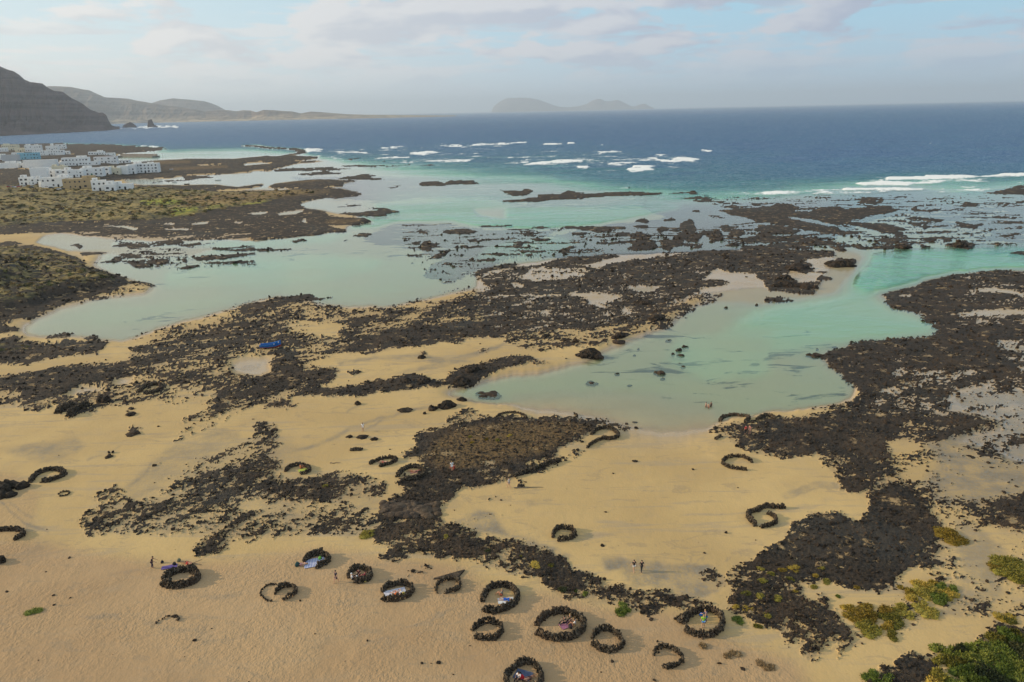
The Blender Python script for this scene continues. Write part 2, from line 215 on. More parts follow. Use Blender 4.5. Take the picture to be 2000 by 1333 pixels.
# ------------------------------------------------------------------ survey of the coast
# outlines are written in the coordinates of sixteen survey sheets (4x enlargements); each line: field value blur sheet: x,y x,y ...
# fields: E height above the water (m), R lava density, V scrub, U dark reef under water, F surf, G grey gravelly sand, T darker, redder sand, O ochre lichen, B bright green, S streak direction
ORG = {'z1': (0,100,4), 'z2': (500,180,4), 'z3': (1000,180,4), 'z4': (1500,180,4), 'z5': (0,400,4), 'z6': (500,480,4), 'z7': (1000,480,4), 'z8': (1500,480,4),
       'b1': (0,720,4), 'b2': (500,720,4), 'b3': (1000,720,4), 'b4': (1500,720,4), 'b5': (0,1000,4), 'b6': (500,1000,4), 'b7': (1000,1000,4), 'b8': (1500,1000,4), 'z9': (300,280,5), 'p': (0,0,1)}
SURVEY = r"""
E -14 26 p: -450,170 2450,170 2450,335 1700,335 1640,362 1380,372 1200,365 960,338 800,335 640,312 600,296 470,288 330,291 -450,283
E -7 12 p: 600,296 700,290 900,292 1100,285 1400,305 1600,330 1700,330 2450,330 2450,352 1700,350 1640,376 1380,384 1200,376 960,345 800,345 640,322
E -.55 14 p: 240,348 330,322 600,305 960,340 1380,380 1700,352 2450,350 2450,528 2000,527 1880,533 1820,545 1790,565 1715,572 1740,600 1800,612 1830,640 1828,655 1790,665 1700,668 1640,682 1605,700 1640,728 1672,750 1660,782 1600,796 1500,806 1440,812 1380,835 1330,850 1240,840 1160,812 1050,795 920,785 860,768 920,757 960,742 1080,725 1160,700 1230,665 1310,635 1340,605 1430,575 1450,550 1300,540 1000,520 950,560 880,575 760,600 650,600 550,575 500,590 430,610 330,635 240,668 150,660 50,655 45,635 100,610 180,585 280,575 310,560 240,545 180,520 200,500 90,480 60,465 120,455 250,465 400,440 560,425 610,405 640,388 600,376 500,370 400,360 260,358
E -.25 10 p: 225,306 300,308 330,318 225,316
E -2.0 10 p: 225,304 470,292 590,300 520,304 440,310 330,311 300,315 240,316
E -.35 6 p: 240,350 330,340 480,335 600,340 760,345 700,360 560,362 480,372 300,362 250,357
E -.9 10 p: 690,345 960,345 1100,352 1300,372 1380,392 1250,410 1000,400 830,400 720,385
E -2.2 7 z2: 850,870 1200,880 1500,850 1800,790 1950,800 2060,850 1950,900 1700,910 1760,960 2000,1000 2000,1060 1700,1045 1500,1005 1100,1010 900,1060 560,1080 700,1040
E -2.2 7 z3: -60,900 600,880 1150,850 1330,900 1000,970 700,1030 300,1065 -60,1065
E -2.4 6 z2: 1350,700 1500,690 2000,650 2300,630 2400,600 2450,620 2300,650 2000,670 1600,700
E -3 6 z4: 1400,740 1700,725 1900,735 1800,760 1500,815 1300,800
E -1.5 10 z4: 1100,830 1500,820 2400,790 2400,900 1900,860 1400,880
E -2.4 12 z8: 640,110 800,60 1000,35 2000,0 2600,10 2600,190 2000,185 1700,195 1400,210 1250,255 1100,300 900,340 750,390 600,440 300,440 400,330 520,270 560,200
E -1.5 16 z8: 100,400 600,300 800,390 900,470 1250,600 1290,680 1000,720 760,730 500,770 350,800 0,850 -500,800 -300,650 -100,500
E -1.1 14 z7: 1300,720 2000,640 2000,1000 1500,1050 1200,900
E -.75 16 p: 290,600 380,545 470,515 700,500 880,505 900,540 760,575 640,585 500,570 400,600 300,630 180,640 120,625 200,595
E -1.1 10 z2: 0,1060 560,1055 750,1100 600,1180 300,1200 0,1230 -500,1300 -700,1280
E -1.1 10 z6: -700,200 -200,80 400,60 1000,110 900,200 500,300 0,320 -700,330
E -1.3 9 z3: 0,1170 400,1130 500,1190 300,1280 0,1330 -300,1330 -200,1220
E -.22 24 p: 1000,770 1180,765 1280,770 1420,800 1380,850 1280,858 1150,825 1000,800
E .42 30 p: 1060,890 1250,930 1400,920 1600,940 1660,1000 1450,1100 1150,1060 880,1000 900,930
E .16 16 p: 1120,850 1250,882 1380,880 1380,895 1250,905 1120,870
E .42 5 p: 1,1 2,1 2,2
E 1.2 8 p: -450,281 80,279 215,282 300,287 328,290 300,296 225,301 225,318 300,319 340,324 345,338 310,345 230,347 180,352 190,365 -450,380
R .97 3 p: -450,281 80,279 215,282 300,287 328,290 300,296 225,301 225,318 300,319 340,324 345,338 310,345 230,347 180,352 190,365 -450,380
E 3.5 12 p: -450,286 110,285 220,300 210,330 240,340 180,355 120,368 30,372 -450,380
E 1.0 3 z9: -100,182 20,170 330,155 600,155 800,155 1100,125 1200,130 1380,95 1400,82 1300,62 1100,55 860,32 850,18 960,15 1270,45 1430,50 1500,70 1500,100 1300,125 1590,130 1590,150 1320,180 1750,172 1400,200 1200,250 1130,275 960,270 950,285 700,300 270,320 150,345 0,342 -100,340
R .97 2 z9: -100,182 20,170 330,155 600,155 800,155 1100,125 1200,130 1380,95 1400,82 1300,62 1100,55 860,32 850,18 960,15 1270,45 1430,50 1500,70 1500,100 1300,125 1590,130 1590,150 1320,180 1750,172 1400,200 1200,250 1130,275 960,270 950,285 700,300 270,320 150,345 0,342 -100,340
R .95 4 p: -450,281 80,279 215,282 300,287 328,290 300,296 230,301 110,300 110,286 -450,286
R .93 5 p: -450,286 110,285 220,300 210,330 240,340 180,355 -450,372
R .95 3 p: 60,303 120,304 130,316 100,320 60,312
R .95 3 p: 170,345 230,343 340,336 345,341 300,349 240,352 190,358
T .5 6 p: -10,328 60,326 70,336 20,338 -10,336
R .4 3 p: -10,328 90,327 70,340 20,336 -10,336
O .9 4 z9: -20,180 350,180 380,200 20,215
O .8 4 z9: 140,250 400,240 740,225 760,250 500,262 180,275
R 0 2 z9: 370,225 450,211 720,209 690,218
E -.3 2 z9: 370,226 450,210 720,208 690,220
E -.3 2 z9: 850,227 900,193 1050,188 1330,202 1100,207
R 0 2 z9: 850,227 900,193 1050,188 1330,202 1100,207
R 1 2 z9: 1150,272 1290,245 1700,238 1940,248 1900,262 1730,268 1200,277
R 1 2 z9: 1360,307 1680,272 1900,295 1600,317
R 1 2 z9: 270,322 610,320 560,342 380,358 0,388 0,376 300,352
R 1 1.5 z2: 615,682 830,643 970,648 860,667 1040,680 900,690
R 1 1.5 z2: 570,587 760,568 1060,573 1220,563 1200,577 900,588 760,585
R 1 1.5 z2: 620,538 810,512 825,522 650,542
R 1 1.5 z2: 900,549 1010,533 1030,548
R 1 1 z2: 770,472 790,464 850,464 850,470
R .95 1.5 z2: 1220,575 1350,565 1450,560 1350,582
E .8 3 z9: -1900,415 0,415 250,412 640,408 720,420 840,430 1040,400 1050,410 940,447 620,470 620,485 900,470 1100,475 1380,452 1500,440 1850,445 2000,490 2030,505 1990,520 1880,530 1700,545 1540,560 1400,600 1480,625 1680,680 1700,715 2040,735 2140,775 1990,805 1700,815 1900,850 1880,868 1700,880 1580,900 1300,925 1000,955 500,925 0,915 -500,905 -1100,885 -1500,905 -1900,900
R .88 3 z9: -1900,415 0,415 250,412 640,408 720,420 840,430 1040,400 1050,410 940,447 620,470 620,485 900,470 1100,475 1380,452 1500,440 1850,445 2000,490 2030,505 1990,520 1880,530 1700,545 1540,560 1400,600 1480,625 1680,680 1700,715 2040,735 2140,775 1990,805 1700,815 1900,850 1880,868 1700,880 1580,900 1300,925 1000,955 500,925 0,915 -500,905 -1100,885 -1500,905 -1900,900
E .8 2 z9: 1100,432 1200,395 1550,360 1980,365 1860,400 1850,425 1500,447 1200,442
R 1 2 z9: 1100,432 1200,395 1550,360 1980,365 1860,400 1850,425 1500,447 1200,442
O .8 4 z9: 1200,402 1550,368 1650,372 1500,395 1350,405
O .7 5 z9: 1200,480 1700,470 1750,500 1300,540 1000,560
O .7 4 z9: 1650,790 1750,750 2000,755 2000,780 1800,800
E .22 6 z9: 0,700 700,690 1100,600 1900,610 2000,730 1900,850 1300,925 500,925 0,915
E .22 6 p: 60,455 200,435 300,425 300,460 200,470 60,465
E -.3 3 p: 575,402 610,391 660,379 730,390 730,425 650,416 605,408
V .95 6 z9: -1900,420 0,440 600,490 1000,492 1400,472 1700,480 1300,530 1100,590 700,655 300,720 0,750 -500,770 -1100,800 -1900,850
O .8 6 z9: 300,540 1000,500 1600,480 1300,530 1000,590 500,620 300,640
B 1 3 z9: -100,575 150,565 300,590 300,612 100,625 -100,615
B 1 3 z9: 170,705 200,660 450,645 430,685 180,718
B .8 3 z9: 500,650 680,620 700,640 520,665
B .9 2 z9: 870,612 1100,588 1130,598 900,632
E -.15 1.5 z9: 920,682 1050,668 1100,690 1000,703
R 0 1.5 z9: 920,682 1050,668 1100,690 1000,703
E -.15 1.5 z9: 1210,692 1280,670 1480,658 1400,692 1240,703
R 0 1.5 z9: 1210,692 1280,670 1480,658 1400,692 1240,703
E -.15 1.5 z9: 760,771 930,763 850,779
R 0 1.5 z9: 760,771 930,763 850,779
E -.15 1.5 z9: 340,796 470,765 540,775 480,797
R .1 1.5 z9: 340,796 470,765 540,775 480,797
E -.15 1.5 z9: 70,792 200,780 190,802
R 0 1.5 z9: 70,792 200,780 190,802
E -.15 1.5 z9: 1410,772 1480,743 1510,782 1420,777
R 0 1.5 z9: 1410,772 1480,743 1510,782 1420,777
E -.15 1.5 z9: 100,840 300,825 420,830 300,848 110,850
R 0 1.5 z9: 100,840 300,825 420,830 300,848 110,850
R .62 3 z5: 500,215 1000,235 1500,225 1950,215 1950,275 1200,285 900,275 700,248
E .12 3 z5: 500,215 1000,235 1500,225 1950,215 1950,275 1200,285 900,275 700,248
R 0 3 z5: 50,290 150,238 350,245 520,282 250,305
E .35 3 z5: 50,290 150,238 350,245 520,282 250,305
E -.2 2 z5: 780,163 950,163 1100,186 1050,203 950,184
R 0 2 z5: 780,163 950,163 1100,186 1050,203 950,184
E -.2 2 z5: 350,250 450,230 800,262 900,285 860,325 1100,300 1300,330 1700,330 1700,345 1500,400 1100,430 900,400 700,370 500,370 400,330 270,300
R .4 3 z5: 860,280 1050,240 1300,280 1600,290 1900,270 2000,300 2000,480 1500,500 1100,500 900,460 880,400 1000,350
R 1 1.5 z5: 510,322 600,308 667,330 610,352
R .7 2 z5: 600,390 700,372 850,373 780,397 650,410
E .2 3 z5: 500,375 700,370 850,373 780,397 650,420 700,450 600,430 500,400
R 1 1.5 z5: 850,329 900,312 1010,303 1020,320 930,330
R 1 1.5 z5: 1260,292 1330,275 1460,290 1330,312
R 1 1.5 z5: 1400,318 1560,294 1590,300 1500,320
R 1 1.5 z5: 910,390 1000,380 1110,392 1090,412 960,410
R 1 1.5 z5: 1150,403 1230,403 1240,422 1160,415
R 1 1.5 z5: 1170,440 1280,413 1325,440 1290,458 1200,450
R 1 1.5 z5: 1600,340 1700,345 1830,355 2100,338 2150,350 1900,365 1700,358
R 1 1.5 z5: 1500,415 1600,405 1740,403 1890,385 1900,393 1750,432 1550,440
R 1 1.5 z5: 1370,502 1470,475 1570,468 1560,482 1450,507
R 1 1.5 z5: 950,448 1090,458 1190,466 1130,488 1010,472
R .9 1.5 z5: 720,452 830,440 950,424 900,455 700,463
R 1 1.5 z5: 1410,445 1430,415 1470,440 1450,455
R .85 2 z5: 1100,738 1120,730 1170,736 1120,745
R .92 3 z5: -1800,310 0,305 60,292 250,320 430,372 560,420 690,477 620,492 700,497 900,555 980,580 970,612 1120,610 1240,625 1100,655 850,705 640,750 450,815 350,862 0,950 -1800,1100
V .5 8 z5: -1800,330 60,320 250,350 430,390 560,440 640,480 800,540 930,575 900,640 600,700 300,780 0,860 -1800,1000
E .5 4 z5: -1800,310 0,305 60,292 250,320 430,372 560,420 690,477 620,492 700,497 900,555 980,580 970,612 1120,610 1240,625 1100,655 850,705 640,750 450,815 350,862 0,950 -1800,1100
E 5.5 16 z5: -1800,480 0,460 200,470 330,520 350,600 200,700 0,800 -1800,950
E 3.2 9 z5: -1800,520 300,480 500,500 640,530 800,600 900,610 850,650 600,700 400,750 0,860 -1800,1000
E 7 16 z5: -1800,560 0,520 160,560 200,640 0,700 -1800,900
R .35 2 z5: 1000,620 1240,627 1190,660 1150,690 1000,725 900,735 740,752 470,815 460,800 700,730 860,690
R 1 2.5 z5: -1600,960 0,963 150,958 180,985 60,1020 -1600,1060
R 1 2.5 z5: -1600,1075 0,1062 120,1030 230,1045 150,1072 0,1105 -1600,1130
R 1 1.5 z5: 335,1043 430,1020 555,1003 565,1015 460,1057 400,1062
R 1 1.5 z5: 480,1045 555,1038 520,1060
R .97 2.5 z5: 600,1053 720,1028 795,1038 720,1072 850,1073 825,1130 750,1187 600,1192 300,1222 390,1230 415,1258 250,1283 0,1262 -1600,1300 -1600,1110 0,1102 60,1090 200,1080 440,1100 500,1073 600,1092 700,1085
V .45 6 z5: -1600,1110 60,1090 250,1110 230,1160 0,1180 -1600,1200
E .45 8 z5: -1600,1090 440,1100 800,1100 700,1180 300,1220 -1600,1280
R .5 6 p: -450,748 0,735 140,722 260,690 330,645 400,635 480,600 500,592 600,577 640,600 700,603 770,603 820,603 860,580 900,572 960,565 1000,560 1100,560 1300,560 1420,575 1310,630 1240,655 1180,680 1050,690 1020,690 960,660 900,665 840,670 760,690 700,690 640,700 600,715 650,730 620,770 520,790 450,800 300,790 230,800 140,820 110,790 0,800 -450,830
R .3 4 z5: 920,1090 1050,1010 1200,960 1400,900 1650,850 1800,780 1900,760 2000,720 2200,700 2000,780 1750,880 1600,950 1300,990 1200,1060
R .9 3 z6: -100,470 0,455 140,420 280,384 440,386 500,408 620,400 500,425 300,445 200,465 100,490 0,545 -100,560
R .74 5 z5: 1030,1120 1300,1110 1500,1000 1700,970 1990,890 2400,880 2450,1000 2400,1100 2000,1110 1850,1180 1500,1200 1250,1260 1200,1320 900,1300 1000,1200
R .3 3 z6: 250,600 440,560 560,590 650,640 500,700 350,740 250,690
R .9 3 z6: 960,580 1100,515 1200,498 1270,520 1060,585
R .74 3 z6: 1300,530 1400,480 1700,415 1830,460 1720,540 1400,572
R .97 2 z6: 700,628 850,578 915,600 780,645
R .08 3 z6: 420,640 560,620 700,650 640,720 500,720 420,690
R .96 3 z6: 560,850 720,790 900,720 1100,660 1280,612 1450,640 1600,620 1800,600 2000,560 2050,600 2000,660 1920,735 1700,722 1600,775 1440,765 1330,790 1200,805 1000,800 850,853 650,853
R .97 2 z6: 640,690 740,680 800,700 760,735 680,730
R .9 2 z6: 840,865 950,815 1040,810 960,850 860,872
R 1 2 z6: 360,1150 560,1130 700,1130 880,1090 1140,1030 1240,1020 1360,1060 1480,1080 1510,1020 1560,1000 1660,955 1840,920 2000,885 2100,895 2000,955 1860,990 1740,1060 1700,1103 1500,1112 1140,1142 930,1175 700,1195 560,1195 400,1180
R 1 1.5 z7: -60,905 0,890 100,876 200,910 340,940 240,943 100,922 0,962
R .97 3 z6: 0,1040 120,960 60,900 130,830 300,850 345,882 300,900 390,950 290,985 420,1010 560,968 680,990 610,1022 590,1092 440,1112 300,1112 200,1162 60,1200 60,1250 0,1270 -300,1250 -700,1150 -900,1100 -700,1030 -300,1030
R .6 2 z6: 340,1050 440,1040 430,1110 330,1110
R 0 3 z6: 0,868 170,868 100,925 135,990 60,1020 0,1030 -180,1000 -220,940 -150,890
E .0 4 z6: 0,868 170,868 100,925 135,990 60,1020 0,1030 -180,1000 -220,940 -150,890
R .9 2 z6: 50,1260 130,1230 240,1238 335,1260 330,1280 150,1285
R .85 1.5 z6: 710,1000 800,990 830,1015 740,1022
R .9 1.5 z6: 1530,790 1600,785 1580,800
R .9 1.5 z6: 1620,810 1660,785 1700,810
R .9 1.5 z6: 1730,840 1800,815 1840,840 1790,850
R .9 1.5 z6: 1260,860 1300,835 1340,860 1300,885 1270,880
R .06 2 z5: 380,1222 560,1200 900,1178 1035,1178 950,1242 700,1252 560,1232 420,1272 250,1300 100,1315 -300,1330 -300,1310
R .92 4 b1: -500,60 0,100 100,60 500,0 900,-10 1080,60 920,90 860,140 620,150 520,210 400,240 330,230 200,262 0,285 -500,330
R 0 2 b1: 885,90 1080,53 1000,130 930,165 912,120
E -.05 3 b1: 885,90 1080,53 1000,130 930,165 912,120
R .03 2 b1: 620,150 860,160 700,212 530,235 510,220
E 0 3 b1: 620,150 860,160 700,212 530,235 510,220
R .95 1.5 b1: 620,203 680,192 740,203 650,212
R .4 2 b1: -100,195 200,180 180,240 0,272 -100,280
R .7 2 b1: 170,332 230,280 300,268 400,300 300,345
R .9 2 b1: 430,360 480,310 600,278 740,235 860,200 920,210 860,260 640,290 560,330
R .5 3 b1: 980,170 1090,80 1300,100 1280,180 1250,250 1060,310 880,270
R .62 4 b1: 1300,60 2000,60 2000,190 1700,195 1500,150 1300,100
R .3 5 b1: 1300,120 1700,180 1650,300 1400,300 1300,230
R .85 1.5 b1: 980,360 1020,330 1075,335 1030,370
R .95 1.5 b1: 985,492 1040,480 1112,482 1030,528
R .95 1.5 b1: 808,680 840,665 885,682 830,702
R .8 1 b1: 245,437 290,425 335,428 300,443
R .8 1 b1: 455,465 480,442 500,445 470,468
R .8 1.5 b1: 490,408 590,398 600,408 540,420
R .8 1.5 b1: 675,375 710,358 750,368 690,388
S 1 20 p: -400,800 600,740 760,830 760,1000 500,1120 -400,1150
R .3 6 b1: 1420,400 1700,300 2000,230 2000,330 1700,450 1500,560 1300,720 1100,880 980,1000 1030,900 1250,700 1400,540
R .85 2 b1: 1420,405 1680,340 1720,310 1920,280 2000,240 2000,300 1700,370 1450,412
R .36 10 b1: 1250,800 2000,560 2000,1330 650,1330 750,1240 560,1250 720,1150 900,940 960,980 1040,1060 1200,1050 1300,950
R .47 9 b2: 0,400 120,420 180,500 180,900 500,860 640,820 870,850 1040,960 1020,1010 700,1060 900,1150 960,1200 1000,1330 0,1330
R .03 5 b1: 960,980 1100,840 1400,760 1500,800 1250,900 1150,1040 1050,1060
G .6 10 b1: 960,980 1100,840 1300,650 1700,480 1900,560 1500,800 1250,900 1150,1060 1050,1070
R .68 6 b2: -100,900 300,880 600,860 900,900 1040,990 900,1030 600,1040 300,1060 100,1020
R .55 8 b2: 0,420 180,480 180,900 0,1000
R .63 5 b1: 1500,880 1800,760 2000,700 2000,900 1900,1000 1560,1110 1000,1190 800,1260 700,1210 1050,1070 1350,1060 1480,1000
R .6 4 b1: 700,1070 880,940 950,960 900,1010 720,1080
R .05 5 b2: -150,1060 300,1090 700,1060 600,1110 200,1120 -100,1160
R .7 4 b5: 1450,335 1570,262 1650,200 1800,222 1780,330 1700,375 1560,350
R .55 4 b5: 1700,130 1800,80 2000,0 2000,270 1800,230 1600,180
R .58 4 b5: 580,105 700,20 1000,-20 1400,0 1200,100 800,130 690,210 650,210 700,140
R .45 6 b6: 0,0 900,0 1000,60 700,100 300,200 0,240
R .64 6 b6: 880,200 1000,150 1300,130 1300,0 1400,0 1430,60 1500,130 1700,180 1720,230 2000,240 2000,540 1900,480 1740,460 1740,430 1650,380 1500,370 1480,400 1250,360 1100,420 1000,410 940,350 1100,300 900,270
R .8 4 b6: 1250,280 1400,260 1480,330 1440,400 1300,370
R .8 4 b6: 1350,170 1500,130 1700,190 1700,260 1500,250
R .42 2 b6: 1150,492 1500,430 1560,445 1200,525
R .9 3 b2: 1110,690 1250,640 1240,525 1500,450 1500,420 1600,350 1650,345 1800,380 1830,400 2000,400 2500,395 2780,395 2820,410 2680,440 2650,480 2540,560 2400,640 2350,700 2180,730 2000,780 1800,870 1600,930 1570,1030 1440,1080 1430,1150 1400,1200 1500,1240 1700,1330 1000,1330 950,1180 1080,1150 1000,1080 1050,1020 1180,1000 1100,950 1090,850 1270,860 1300,760 1150,720
R .7 6 b2: 1000,1150 1430,1180 1500,1240 1700,1330 1000,1330
R .62 5 b2: 1500,450 1650,360 1800,390 1600,480 1400,560 1260,560
O .75 8 b2: 1450,560 1700,480 2000,450 2400,440 2600,450 2500,540 2300,660 2000,740 1600,820 1400,780 1300,700
G .7 8 b2: 1350,700 2100,700 1900,800 1500,900 1200,920 1300,800
V .18 8 b2: 1600,500 2050,480 2050,600 1600,640
R 1 2 b3: -100,820 0,775 190,770 300,715 400,710 405,740 280,800 100,852 0,885 -100,900
R .1 1.5 b3: 100,765 190,745 330,712 200,770 150,775
R 1 2 b3: -500,940 -100,880 50,850 0,890 -300,960
R .95 1.5 b3: 740,450 780,435 870,428 930,450 915,470 750,472
R 1 1.5 b3: 435,705 480,660 545,650 555,665 480,715
R .1 3 b2: 920,1090 1040,930 1120,940 1080,1010 980,1090 980,1150
R .05 2 b2: 1480,690 1500,670 1530,690 1500,700
R .1 2 b2: 1750,750 1860,730 1880,765 1780,770
R .1 3 b2: 880,860 1100,780 1240,730 1280,740 1150,780 1080,840 980,890
R .9 2 b2: 1790,1045 1900,1040 1870,1065 1800,1060
R .9 2 b3: 20,875 60,900 100,915 90,940 60,945
R .1 3 p: 870,1010 900,990 1000,1010 1040,1050 980,1060 930,1045
G .9 10 p: 880,1030 930,1000 970,1010 985,1040 1060,1060 1000,1058 920,1040
R .72 5 b7: 0,235 200,290 330,325 390,400 500,490 640,520 780,590 900,590 1050,640 1280,650 1500,700 1600,760 1400,790 1270,800 1170,812 1050,832 950,790 780,760 600,742 450,720 350,640 270,590 200,550 110,550 50,480 0,560
R .88 3 b7: 110,480 300,470 430,560 600,560 700,600 900,620 900,680 700,680 500,640 400,600 250,560 110,540
R .15 2 b7: 1030,670 1080,670 1190,740 1200,775 1140,760
G .95 8 b7: 700,400 950,390 1200,430 1500,440 1700,560 1600,640 1400,700 1280,640 1050,600 900,560 850,480 720,470
G .8 6 b7: 100,230 330,300 480,380 420,390 250,310 100,270
E .34 10 b7: 700,400 1200,430 1700,560 1600,640 1400,690 1050,600
R .5 3 b7: 1450,500 1600,480 1700,560 1650,640 1500,560
E .06 10 p: 1640,800 1700,775 1690,755 1660,735 1610,702 1640,683 1690,665 1800,664 1830,655 1835,640 1800,612 1745,600 1712,572 1790,562 1820,545 1850,535 1940,527 2450,530 2450,790 1900,815 1700,815
R .73 9 p: 1422,1117 1450,1107 1480,1088 1512,1070 1532,1062 1555,1022 1590,1004 1640,1010 1668,1028 1690,1010 1700,990 1680,965 1650,965 1620,930 1600,895 1560,897 1500,900 1450,880 1425,860 1385,843 1400,832 1450,826 1500,822 1600,815 1665,806 1645,790 1700,775 1690,755 1660,735 1610,702 1640,683 1690,665 1800,664 1830,655 1835,640 1800,612 1745,600 1712,572 1790,562 1820,545 1850,535 1940,527 2450,530 2450,765 1990,760 1930,757 1860,770 1850,800 1900,815 1955,832 1900,850 1850,862 1830,872 1740,870 1720,880 1755,890 1750,920 1780,960 1800,990 1850,1020 1860,1050 1840,1075 1855,1100 1835,1120 1780,1110 1750,1130 1760,1160 1720,1165 1650,1150 1600,1145 1650,1235 1620,1250 1590,1315 1560,1270 1520,1240 1470,1220 1420,1200 1430,1150
R .99 4 p: 1640,690 1800,668 1835,660 1850,640 2000,640 2450,650 2450,670 2000,690 1950,700 1990,725 1990,735 1900,728 1780,715 1710,712 1660,735 1615,702
R .99 3 p: 1720,575 1800,562 1850,540 1900,545 1860,600 1900,612 1830,612 1760,598
R .88 5 p: 1470,1110 1530,1080 1570,1040 1620,1020 1680,1050 1640,1140 1550,1140
R .97 5 p: 1600,1010 1680,1050 1700,990 1740,960 1790,985 1830,1050 1790,1080 1760,1100 1740,1150 1650,1130 1560,1080
R .97 4 p: 1500,825 1700,815 1740,830 1740,870 1690,890 1600,892 1520,895 1470,870
R .7 4 p: 1400,832 1450,828 1500,850 1500,900 1450,880 1420,862
R .05 2 p: 1896,566 1930,570 1990,579 2450,602 2450,590 1990,573 1940,562
R .1 2 p: 1860,610 2000,606 2450,610 2450,622 1990,616 1880,619
R .05 1.5 p: 1750,579 1780,578 1788,583 1760,581
R .72 5 p: 1860,545 2450,545 2450,590 1990,565 1880,560
R .35 4 p: 1708,712 1740,722 1800,728 1900,724 1918,734 1850,740 1740,738 1715,728
E -.04 5 p: 1708,712 1740,722 1800,728 1900,724 1918,734 1850,740 1740,738 1715,728
R .4 4 p: 1940,664 1990,670 2450,680 2450,725 1995,700 1960,685
E -.04 5 p: 1940,664 1990,670 2450,680 2450,725 1995,700 1960,685
R .68 5 p: 1670,742 1780,745 1900,745 1880,760 1700,768
R .5 4 p: 1680,790 1740,783 1720,800 1690,800
R .3 2 p: 1700,762 1745,760 1770,770 1720,770
R .6 4 p: 1590,800 1660,785 1680,775 1700,790 1640,803 1560,812
R .2 2 p: 1670,788 1715,790 1705,800 1680,802
R .26 8 p: 1850,772 1925,757 2450,780 2450,950 1980,905 1900,872 1850,866 1900,850 1960,832 1905,812
E -.03 10 p: 1850,772 1925,757 2450,780 2450,950 1980,905 1900,872 1850,866 1900,850 1960,832 1905,812
G 1 14 p: 1840,780 1925,760 2450,790 2450,1050 1980,1000 1830,990 1800,950 1830,900 1800,870
R .27 10 p: 1725,884 1840,872 1900,900 1960,905 2450,960 2450,1370 1600,1400 1645,1245 1760,1165 1862,1060 1790,965
R .12 14 p: 1840,900 1960,930 1990,960 1930,985 1850,980
R .75 5 p: 1880,990 1940,985 2450,990 2450,1060 1990,1045 1930,1032 1895,1010
R .8 4 p: 1950,975 2450,960 2450,1010 1985,1005
R .7 2 p: 1862,874 1890,876 1970,900 1965,905 1900,892
R .15 6 p: 1880,1040 1960,1040 1970,1120 1900,1160 1870,1200 1840,1150
R .03 8 b8: 1000,1000 1300,870 2000,860 2000,920 1700,1000 1300,1080 1000,1180 800,1330 500,1330 480,1200 800,1040
G .7 12 b8: 1500,100 1700,200 1900,400 1800,700 1600,850 1300,860 1500,600
R .75 4 b8: 1000,1180 1130,1140 1300,1200 1290,1300 1200,1400 900,1400 900,1240 980,1230
R .8 4 b8: 1720,900 1780,890 2000,930 2450,900 2450,1000 1700,960
R .9 1 b8: 480,1195 550,1120 600,1090 700,1062 760,1048 700,1075 610,1105 560,1140
R .5 5 b8: 100,850 400,850 700,940 640,1000 400,1080 200,1100 60,1000
R .1 4 b8: 250,600 440,620 430,700 300,720
R .1 3 b8: 480,430 600,470 560,490 500,460
E -.12 14 p: 1380,590 1340,560 1400,520 1540,520 1640,480 1700,500 1640,580 1500,600
E .05 6 p: 930,530 960,520 1105,503 1205,496 1375,490 1475,484 1625,490 1632,502 1610,550 1590,576 1475,560 1375,575 1320,600 1262,622 1185,640 1075,650 960,650 950,630 930,600
R .76 4 p: 930,530 960,520 1025,520 1035,520 1075,512 1105,503 1117,497 1205,496 1210,504 1140,518 1155,526 1225,510 1275,502 1375,490 1475,484 1500,480 1530,486 1625,490 1632,502 1575,508 1588,520 1593,532 1575,536 1545,530 1543,542 1562,552 1610,550 1593,565 1590,576 1570,576 1500,570 1475,535 1425,532 1400,525 1375,545 1430,550 1425,556 1375,565 1350,575 1320,588 1290,597 1360,602 1325,605 1300,614 1288,626 1322,630 1300,642 1270,640 1262,622 1225,638 1200,626 1180,615 1185,630 1168,642 1132,646 1075,650 1000,648 960,650 950,630 930,600 940,570 960,567 935,545
R .1 2 z7: 430,380 600,368 850,390 830,420 700,485 600,470 570,420
R .1 1.5 z7: -100,385 400,385 400,395 -100,405
R 0 1.5 z7: 905,325 1145,322 1100,358 1000,368
E -.1 2 z7: 905,325 1145,322 1100,358 1000,368
R .1 1.5 z7: 840,492 1010,508 830,532
R .1 1.5 z7: 720,540 830,533 780,575
R .15 2 z7: 0,305 90,308 70,330 0,330
R .2 2 z7: 180,230 560,170 560,210 400,230 250,280 180,260
R .1 2 z7: 380,475 490,480 450,492
R .1 2 z7: 190,530 260,505 290,540 230,548
R .3 4 p: 1000,540 1060,520 1150,530 1120,545 1040,552
R .4 5 p: 940,470 1040,440 1250,445 1350,440 1400,470 1330,495 1200,495 1050,510 960,530
R .36 6 p: 780,435 1000,440 1050,470 1000,530 880,560 800,520
R .25 6 p: 740,590 900,560 960,560 920,575 840,600 780,605
R .56 6 p: 1350,450 1500,430 1900,430 1960,470 1700,485 1450,490
R .4 8 p: 1350,380 1900,380 2450,400 2450,500 1900,480 1500,440
R .97 2 z4: -100,900 0,890 60,870 150,872 250,900 200,932 350,932 450,905 560,893 600,920 750,898 860,893 960,890 1000,930 900,952 800,970 700,998 900,1018 950,1038 1100,1083 1000,1090 1110,1130 1000,1132 940,1100 880,1102 780,1062 680,1072 560,1040 520,1052 600,1092 560,1112 440,1102 400,1055 460,1110 250,1065 100,1040 0,1030 -150,985 -300,955 -400,925
R .02 1.5 z4: 150,983 300,986 550,1042 500,1052 250,1003
R .02 1.5 z4: 540,1028 680,1048 900,1108 850,1112 700,1070
R .02 1.5 z4: 620,998 780,1000 950,1020 830,1022 650,1008
